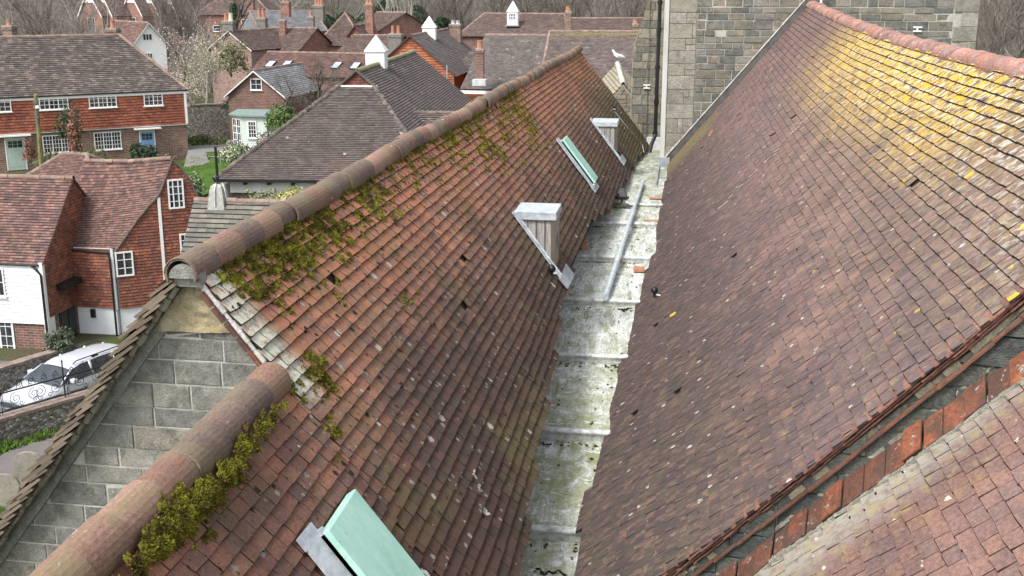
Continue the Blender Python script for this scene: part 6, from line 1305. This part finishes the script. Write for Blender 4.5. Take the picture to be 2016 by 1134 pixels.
hO1 = facing('brick_hall', 'rear long brown roof carrying a white dormer cupola', (905, 70), (1115, 72), 108, 28, 10, 'hx', M['brick_old'], M['tile_far'], hip=1112, seed=97, g=.2, w=.3, ur=1020)
cupola(1010, 1, 21, 40, 108, 26, 'white dormer cupola with a small barred window on the rear roof', 0, win=True)
hO2 = facing('brick_hall', 'rear brown roof with red ridge between brick chimney and tower', (1110, 66), (1300, 66), 106, 37, 9, 'gx', M['brick_old'], M['tile_far'], seed=98, g=.2, w=.3, ur=1190)
t = thing('chimney_stack', 'brick chimney stack with a short red pot on the rear roofs', 'chimney', dp(1120, 60, 104), 0); chimney(t, None, 1119, 22, 104, 12, 40, M['brick_brown'], 1, 'pot', pothpx=10, potw=.25)
t = thing('chimney_stack', 'small red chimney pot stack next to the church turret', 'chimney', dp(1251, 60, 100), 0); chimney(t, None, 1251, 47, 100, 11, 20, M['brick_brown'], 1, 'pot', pothpx=9, potw=.25)
# stone gabled porch with a gull on it, beside the turret
pr = dp(1216, 124, 52); pf = gp(1227, 166, pr.z - .35); t = thing('gabled_porch', 'small lichen covered stone slab gable roof beside the church turret', 'porch', (pf.x, pf.y, G)); fo = Vector((0, 0, 0)); mb = MB()
ax_ = (pr - pf); sx = Vector((ax_.y, -ax_.x, 0)).normalized(); eLt = -1.7 * 1.15
for sg in (-1, 1):
    f = [pf + sx * sg * 1.55 + Vector((0, 0, -1.7)), pf, pr, pr + sx * sg * 1.55 + Vector((0, 0, -1.7))]; n_ = (f[1] - f[0]).cross(f[2] - f[0]).normalized(); n_ = -n_ if n_.z < 0 else n_; mb.prism([p - n_ * .1 for p in f], n_ * .09); tilepoly(mb, f, .16, .22, .03, 100 + sg, n_, base=False)
mb.build('roof', tilemat('porch_slabs', [(.3, .27, .2), (.26, .24, .19), (.35, .31, .22)], patches=[(blotch(1.3, .5, .62, .8), (.42, .28, .06)), (blotch(3, .55, .66, .6, seed=3), (.5, .48, .42))]), t)
mb = MB(); ridge(mb, [pf, pr], .1, .3, n=6); mb.build('ridge_tiles', M['mortarpale'], t)
mb = MB(); g0 = pf + sx * 1.4 + Vector((0, 0, -1.7)); g1 = pf - sx * 1.4 + Vector((0, 0, -1.7)); mb.prism([g0, g1, g1 + Vector((0, 0, -4)), g0 + Vector((0, 0, -4))], ax_.normalized() * .3); mb.prism([g0, g1, pf - Vector((0, 0, .1))], ax_.normalized() * .3)
nfr = -Vector((ax_.x, ax_.y, 0)).normalized(); blocks(mb, [g0, g1, pf - Vector((0, 0, .15))], hs=(.14, .18), ws=(.3, .6), n=nfr, seed=3, gap=.02); blocks(mb, [g0 + Vector((0, 0, -3)), g1 + Vector((0, 0, -3)), g1, g0], hs=(.14, .2), ws=(.3, .6), n=nfr, seed=5, gap=.02); mb.build('gable_wall', stonemat('porch_stone', [(.28, .25, .19), (.23, .21, .17)]), t)
gl_ = pr + Vector((0, .0, .12)); t = thing('gull', 'white gull perched on the ridge of the small stone porch', 'bird', gl_)
S = 1.45; mb = MB(); mb.tube([(-.22 * S, 0, .1 * S), (-.12 * S, 0, .12 * S), (0, 0, .14 * S), (.1 * S, 0, .19 * S), (.14 * S, 0, .25 * S), (.18 * S, 0, .3 * S), (.22 * S, 0, .3 * S)], [.012, .05 * S, .07 * S, .055 * S, .03 * S, .035 * S, .015], 10); mb.build('body', M['white'], t, local=True, smooth=True)
mb = MB(); mb.tube([(.21 * S, 0, .3 * S), (.27 * S, 0, .285 * S)], [.012, .003], 6); mb.tube([(.0, .03, .1 * S), (.0, .03, 0)], .006, 4); mb.tube([(.0, -.03, .1 * S), (.0, -.03, 0)], .006, 4); mb.build('beak_and_legs', M['pot'], t, local=True)
mb = MB(); [mb.tube([(.07 * S, s * .05 * S, .19 * S), (-.08 * S, s * .06 * S, .15 * S), (-.27 * S, s * .02, .1 * S)], [.015, .035 * S, .006], 6) for s in (-1, 1)]; mb.build('wing', M['leadpale'], t, local=True, smooth=True)
t.rotation_euler = (0, 0, pi * .85)

# ================= TREES AND SHRUBS =================
def bare(seed, hgt, r0, levels=5, spread=.5, up=.25, nb=(3, 5), mats=('bark', 'twig'), first=.25, twn=3, leaf=None):
    r = random.Random(seed); tr = MB(); cr = MB(); tips = []
    def grow(p, d, L, rad, lv):
        n = 4 if lv < 2 else 3; pts = [p]; q = p; dd = d
        for _ in range(n):
            dd = (dd + Vector((r.gauss(0, .13), r.gauss(0, .13), r.gauss(0, .08) + up * .12))).normalized(); q = q + dd * (L / n); pts.append(q)
        rs = [rad * (1 - .55 * i / n) for i in range(n + 1)]
        (tr if lv < 2 else cr).tube(pts, rs, 6 if lv < 2 else 3, caps=False)
        if lv >= levels: tips.append((q, dd)); return
        k = r.randint(*nb) + (1 if lv == 0 else 0)
        for i in range(k):
            f = first + (1 - first) * (i + r.random()) / k; j = min(n - 1, int(f * n)); b = pts[j] + (pts[j + 1] - pts[j]) * (f * n - j)
            a = r.uniform(0, 2 * pi); sd = dd.orthogonal().normalized(); sd.rotate(Matrix.Rotation(a, 3, dd)); nd = (dd * (1 - spread * .5) + sd * spread * r.uniform(.7, 1.3) + Vector((0, 0, up))).normalized()
            grow(b, nd, L * r.uniform(.5, .72), rad * (.5 if lv else .45), lv + 1)
    grow(Vector((0, 0, 0)), Vector((0, 0, 1)), hgt * .55, r0, 0); return tr, cr, tips
def make_tree(name, label, loc, seed, hgt, r0, mats=('bark', 'twig'), group=None, rot=0, blossom=None, cat='tree', **kw):
    tr, cr, tips = bare(seed, hgt, r0, **kw); t = thing(name, label, cat, loc, rot, group); tr.build('trunk', M[mats[0]], t, local=True); cr.build('crown', M[mats[1]], t, local=True)
    if blossom:
        r = random.Random(seed); mb = MB()
        for p, d in tips:
            for _ in range(blossom[1]):
                c = p + Vector((r.gauss(0, 1), r.gauss(0, 1), r.gauss(0, 1))) * blossom[2]; s = blossom[3] * r.uniform(.6, 1.3); a = Vector((r.gauss(0, 1), r.gauss(0, 1), r.gauss(0, 1))).normalized() * s; b = a.orthogonal().normalized() * s * .7; mb.face([c - a, c + b, c + a, c - b])
        mb.build(blossom[4], M[blossom[0]], t, local=True)
    return t
def leafm(name, cols):
    N = NB(name, .6, .3); k = len(cols); c = N.ramp(N.island(), [(i / k, c_) for i, c_ in enumerate(cols)], 'CONSTANT'); M[name] = N.out(c)
leafm('mid_dark', [(.06, .09, .05), (.09, .12, .07), (.13, .16, .1), (.04, .06, .035)]); leafm('dark_leaf', [(.02, .04, .018), (.035, .06, .025), (.05, .08, .03), (.025, .05, .03)]); leafm('mid_leaf', [(.05, .1, .02), (.09, .16, .03), (.14, .2, .04), (.04, .08, .02)]); leafm('olive_leaf', [(.12, .13, .05), (.17, .18, .08), (.09, .1, .045), (.22, .21, .12)])
leafm('gold_leaf', [(.35, .34, .08), (.5, .45, .16), (.2, .26, .06), (.55, .52, .3)]); leafm('varieg_leaf', [(.05, .1, .04), (.45, .46, .3), (.08, .14, .05), (.3, .34, .2), (.04, .07, .03)]); leafm('rust_leaf', [(.22, .09, .05), (.15, .07, .045), (.28, .13, .08)]); leafm('pink_petal', [(.5, .36, .42), (.6, .48, .5), (.42, .28, .36)]); leafm('cream_petal', [(.62, .56, .4), (.52, .46, .32), (.68, .62, .5)]); leafm('ivy_leaf', [(.03, .07, .025), (.05, .1, .035), (.02, .045, .02)])
def shrub(name, label, p, rx, ry, rz_, n, leaf, m, seed=1, cat='shrub', group=None, holes=.35, flowers=None):
    r = random.Random(seed); t = thing(name, label, cat, p, 0, group); mb = MB(); fl = MB(); st = MB()
    for _ in range(n):
        a = r.uniform(0, 2 * pi); z = r.uniform(-.25, 1); q = sqrt(max(0, 1 - z * z)); k = (.78 + .5 * mnoise.noise(Vector((cos(a) * q * 1.9 + seed, sin(a) * q * 1.9, z * 1.9)))) * r.uniform(.72, 1.05)
        if mnoise.noise(Vector((cos(a) * q * 4, sin(a) * q * 4 + seed, z * 4))) < -holes: k *= .6
        c = Vector((cos(a) * q * rx * k, sin(a) * q * ry * k, rz_ * .25 + z * rz_ * .75 * k)); d = Vector((cos(a) * q, sin(a) * q, z * .7 + .4)).normalized()
        s = leaf * r.uniform(.6, 1.3); u = (d + Vector((r.gauss(0, .6), r.gauss(0, .6), r.gauss(0, .6)))).normalized(); b = u.orthogonal().normalized(); b.rotate(Matrix.Rotation(r.uniform(0, 6.3), 3, u)); e = u.cross(b)
        (fl if flowers and r.random() < flowers[1] and z > .1 else mb).face([c - b * s, c + e * s * .45, c + b * s, c - e * s * .45])
    for _ in range(7): a = r.uniform(0, 6.28); st.tube([(0, 0, -.1), (cos(a) * rx * .3, sin(a) * ry * .3, rz_ * .4), (cos(a) * rx * .6, sin(a) * ry * .6, rz_ * .8)], [.04, .03, .01], 4, caps=False)
    mb.build('foliage', M[m], t, local=True); st.build('stems', M['twig'], t, local=True)
    if flowers: fl.build('flowers', M[flowers[0]], t, local=True)
    return t
T = lambda u, v, d: dp(u, v, d)
# garden shrubs
p = dp(122, 700, 45.5); shrub('shrub', 'grey green rounded shrub in front of the black cottage door', (p.x - .1, p.y, p.z - .1), .9, .7, 1.35, 2800, .06, 'mid_dark', 3)
M['dark_leaf2'] = M['dark_leaf']
z = GB + .6
for (u, v, d, rx, rz_, n, lf, m, lab, fl) in [
 (275, 322, 73.5, .75, 1.7, 900, .1, 'dark_leaf', 'dark conical evergreen left of the blue door', None), (298, 318, 73, .6, 1.3, 600, .1, 'dark_leaf', 'dark evergreen just below the blue door', None), (320, 325, 72.5, 1.0, .8, 600, .09, 'olive_leaf', 'low straw coloured bush at the house corner', None),
 (152, 318, 70, .55, 3.6, 700, .1, 'rust_leaf', 'rust coloured climber on the wall right of the ivy', None), (140, 285, 73, 1.0, 3.0, 1100, .1, 'dark_leaf', 'dark ivy climbing the brown brick wall beside the lower window', None), (172, 342, 66, 1.0, 1.7, 700, .09, 'mid_leaf', 'bright green bush behind the small rear roof', None), (190, 330, 67, 1.0, 1.3, 600, .09, 'olive_leaf', 'yellowish bush next to the garden seat', None), (100, 330, 68, 1.3, 1.2, 600, .09, 'olive_leaf', 'dull green bush right of the telegraph pole', None), (60, 320, 72, .5, 1.8, 400, .09, 'rust_leaf', 'brown leafless climber beside the green door', None),
 (380, 285, 84, 1.2, .7, 700, .09, 'mid_leaf', 'low green border plants along the flint wall', None), (400, 284, 85, .9, .8, 500, .09, 'dark_leaf', 'dark border shrub by the flint wall', None), (428, 283, 85, 1.1, .6, 500, .09, 'olive_leaf', 'straggly border shrub left of the summerhouse', None),
 (560, 255, 80, 1.5, 1.9, 2200, .1, 'mid_leaf', 'large glossy green bush right of the summerhouse', None), (525, 285, 72, .8, 1.0, 700, .08, 'varieg_leaf', 'pink and cream bush between summerhouse and big roof', ('pink_petal', .3)),
 (470, 322, 64, 1.5, 1.3, 1900, .085, 'varieg_leaf', 'variegated cream and green bush at the corner of the bungalow roof', ('cream_petal', .15)), (372, 385, 60, 1.1, 1.3, 1100, .085, 'varieg_leaf', 'variegated bush at the edge of the lawn behind the tile hung cottage', ('cream_petal', .1)),
 (520, 418, 50, 1.5, 1.1, 1300, .085, 'olive_leaf', 'feathery grey green shrub in front of the white bungalow wall', None), (575, 412, 49, 1.1, 1.0, 1200, .085, 'gold_leaf', 'golden yellow shrub next to the church roof ridge', None),
 (470, 215, 90, 1.6, 1.2, 1100, .12, 'dark_leaf', 'dark evergreen above the flint wall', None), (455, 150, 104, 2.2, 4.0, 2600, .12, 'olive_leaf', 'tall olive grey shrub beside the chequered brick gable', None), (475, 320, 90, .1, .1, 10, .05, 'olive_leaf', None, None)]:
    if lab is None: continue
    p = dp(u, v, d); shrub('shrub', lab, (p.x, p.y, p.z), rx, rx, rz_, n, lf, m, int(u), flowers=fl)
p = dp(160, 330, 71); 
t = thing('garden_bench', 'red brown wooden garden seat below the lower right window', 'bench', loc_p := dp(215, 322, 74), rot=0) if False else None
# blossom and garden trees
p = dp(405, 205, 92); make_tree('blossom_tree', 'cream budding tree with pale tangled branches beyond the brick house', (p.x, p.y, p.z - .4), 21, 5.6, .12, ('barkpale', 'budtwig') if 'budtwig' in M else ('barkpale', M.setdefault('budtwig', plain('bud_twig', (.28, .26, .19), .9, .2, 2)) and 'budtwig'), blossom=('cream_petal', 1, .12, .05, 'blossom'), nb=(4, 6), levels=4, spread=.75, up=.18)
p = dp(375, 215, 96); make_tree('blossom_tree', 'magnolia tree with pale pink flowers behind the cream budding tree', (p.x, p.y, p.z), 22, 6.8, .14, ('barkpale', 'budtwig'), blossom=('pink_petal', 1, .12, .06, 'blossom'), nb=(4, 6), levels=4, spread=.6, up=.25)
p = dp(385, 235, 88); make_tree('blossom_tree', 'low spreading budding shrub tree over the flint wall', (p.x, p.y, p.z), 27, 4.2, .1, ('barkpale', 'budtwig'), blossom=('cream_petal', 1, .12, .05, 'blossom'), nb=(4, 6), levels=4, spread=.8, up=.15)
p = dp(620, 235, 76); make_tree('bare_tree', 'small bare garden tree in front of the slate roof', (p.x, p.y, p.z - .5), 23, 5.6, .13, nb=(4, 6), levels=4, spread=.75, up=.12)
p = dp(560, 225, 84); make_tree('bare_tree', 'spreading bare tree left of the white cupola', (p.x, p.y, p.z - .5), 24, 4.5, .1, nb=(4, 5), levels=4, spread=.85, up=.1)
p = dp(464, 95, 142); ti = make_tree('ivy_clad_tree', 'dark trunked tree wrapped in ivy before the far red brick house', (p.x, p.y, p.z - 2), 25, 14, .45, nb=(3, 4), levels=4, spread=.55)
r = random.Random(3); mb = MB()
for _ in range(900):
    z_ = 7.5 * r.random(); a = r.uniform(0, 6.3); R = .75 * (1 - z_ / 16) * r.uniform(.6, 1.1); c = Vector((cos(a) * R, sin(a) * R, z_)); u = Vector((cos(a), sin(a), r.gauss(0, .5))).normalized(); b = u.orthogonal().normalized() * .16; mb.face([c - b, c + u.cross(b) * .6, c + b, c - u.cross(b) * .6])
mb.build('ivy', M['ivy_leaf'], ti, local=True)
# woodland tree prototypes, copied over the rising ground
kinds = {'bare': [make_tree('bare_tree', 'x', (0, 0, 0), 31, 15, .3, nb=(4, 5), levels=4, spread=.55), make_tree('bare_tree', 'x', (0, 0, 0), 32, 16, .3, nb=(3, 5), levels=5, spread=.5), make_tree('bare_tree', 'x', (0, 0, 0), 33, 14, .28, ('barkpale', 'palertwig') if M.setdefault('palertwig', plain('paler_twig', (.24, .22, .19), .9, .25, 1)) else None, nb=(4, 5), levels=4, spread=.7)],
 'pole': [make_tree('bare_tree', 'x', (0, 0, 0), 34, 22, .2, ('barkpale', 'barkpale'), nb=(3, 4), levels=3, spread=.3, up=.6, first=.45), make_tree('bare_tree', 'x', (0, 0, 0), 35, 20, .17, ('barkpale', 'barkpale'), nb=(3, 4), levels=3, spread=.25, up=.6, first=.4)]}
def evergreen(seed, hh, rr):
    r = random.Random(seed); t = thing('evergreen_tree', 'x', 'tree', (0, 0, 0)); tr = MB(); tr.tube([(0, 0, 0), (0, 0, hh * .9)], [.25, .04], 6); tr.build('trunk', M['bark'], t, local=True); mb = MB()
    for _ in range(3800):
        z_ = hh * (.08 + .92 * r.random()); a = r.uniform(0, 6.3); R = rr * sqrt(max(.02, 1 - (2 * z_ / hh - 1) ** 2)) * (.75 + .5 * mnoise.noise(Vector((cos(a) * 2, sin(a) * 2 + seed, z_ * .5)))) * r.uniform(.6, 1.05); c = Vector((cos(a) * R, sin(a) * R, z_ - .25 * R)); u = Vector((cos(a), sin(a), r.gauss(0, .5) - .2)).normalized(); s = r.uniform(.12, .3); b = u.orthogonal().normalized() * s; mb.face([c - b, c + u.cross(b) * .6, c + b + u * s * .4, c - u.cross(b) * .6])
    mb.build('crown', M['dark_leaf'], t, local=True); return t
kinds['ever'] = [evergreen(1, 9, 4.6), evergreen(2, 7.5, 4.2)]
used = set()
def plant(kind, u, d, label, sc_=1.0, dz=0, i=None):
    ks = kinds[kind]; k = ks[i if i is not None else int(u) % len(ks)]; q = dp(u, 30, d); x, y = q.x, q.y; rz_ = (u * 1.7) % 6.28; grp = {'bare': 'bare trees behind the village', 'pole': 'tall thin pale trees', 'ever': 'evergreens behind the roofs'}[kind]
    loc = (x, y, terr(x, y) - .3 + dz)
    if k.name not in used: used.add(k.name); o = k; o.location = (loc[0], loc[1], loc[2] + H); o.rotation_euler = (0, 0, rz_); o.scale = (sc_,) * 3; o['label'] = label
    else: o = copy_tree(k, None, loc, rz_, label, sc_)
    o['group'] = grp; return o
wr = random.Random(4)
for i, (u, d) in enumerate([(-20, 118), (15, 128), (35, 110), (60, 135), (85, 116), (110, 126), (135, 112), (160, 140), (150, 120), (190, 132), (218, 128), (5, 160), (50, 175), (100, 165), (140, 190)]):
    plant('bare', u, d, 'bare tree among the tangle behind the brick house ridge', wr.uniform(.6, .85), i=(2 if i % 3 else 0))
for i, (u, d) in enumerate([(330, 118), (352, 128), (372, 135), (395, 122), (420, 140), (345, 150), (310, 150), (385, 155), (405, 128), (440, 170)]):
    plant('bare', u, d, 'bare tree standing between the white gable house and the chequered gable', wr.uniform(.55, .8))
for i, (u, d) in enumerate([(760, 150), (778, 140), (795, 155), (805, 146), (820, 160), (790, 138), (770, 165), (745, 158), (812, 138), (835, 150)]):
    plant('pole', u, d, 'tall thin pale trunked tree behind the cupolas', wr.uniform(.8, 1.1))
for i, (u, d) in enumerate([(752, 132), (800, 135), (840, 128), (870, 130), (905, 140), (640, 150), (678, 155), (720, 150), (885, 150), (820, 172), (760, 175), (1258, 118)]):
    plant('ever', u, d, 'dark evergreen tree behind the roofs and pale trunks' if u < 1200 else 'small dark evergreen beside the church turret', wr.uniform(.7, 1.0) if u < 1200 else .45, dz=0)
for i, (u, d) in enumerate([(850, 145), (880, 140), (910, 150), (940, 135), (965, 145), (990, 140), (1030, 138), (1055, 145), (1080, 140), (1105, 150), (1140, 142), (1165, 138), (1190, 150), (1215, 140), (1240, 145), (530, 165), (560, 160), (590, 170), (655, 165), (610, 180), (1270, 150), (920, 170), (1000, 175), (1090, 178), (1180, 172)]):
    plant('bare', u, d, 'bare tree in the wood above the rear brown roofs', wr.uniform(.65, .95))
for i, (u, d) in enumerate([(1945, 90), (1965, 84), (1990, 92), (2010, 86), (2035, 80), (1935, 110), (1975, 120), (2025, 112), (2060, 95)]):
    plant('bare', u, d, 'bare tree to the right of the church tower', wr.uniform(.7, .9), dz=-1)
# far wood as one mass
mb = MB(); r = random.Random(99)
for _ in range(16000):
    d = r.uniform(185, 330); u = r.uniform(-150, 2200); q = dp(u, 30, d); z0 = terr(q.x, q.y); c = Vector((q.x, q.y, z0 + r.uniform(0, 11) * (.6 + .5 * mnoise.noise(Vector((q.x * .05, q.y * .05, 0)))))); L = r.uniform(1.2, 3.5); dd = Vector((r.gauss(0, .45), r.gauss(0, .45), 1)).normalized(); w_ = dd.cross(Vector((r.gauss(0, 1), r.gauss(0, 1), 0))).normalized() * r.uniform(.05, .13)
    mb.raw([c - w_, c + w_, c + dd * L], [(0, 1, 2)])
o = mb.build('far_wood', plain('far_wood_twigs', (.17, .15, .13), .95, .3, .05)); setp(o, 'far off grey brown leafless wood on the rising ground', kind='stuff')
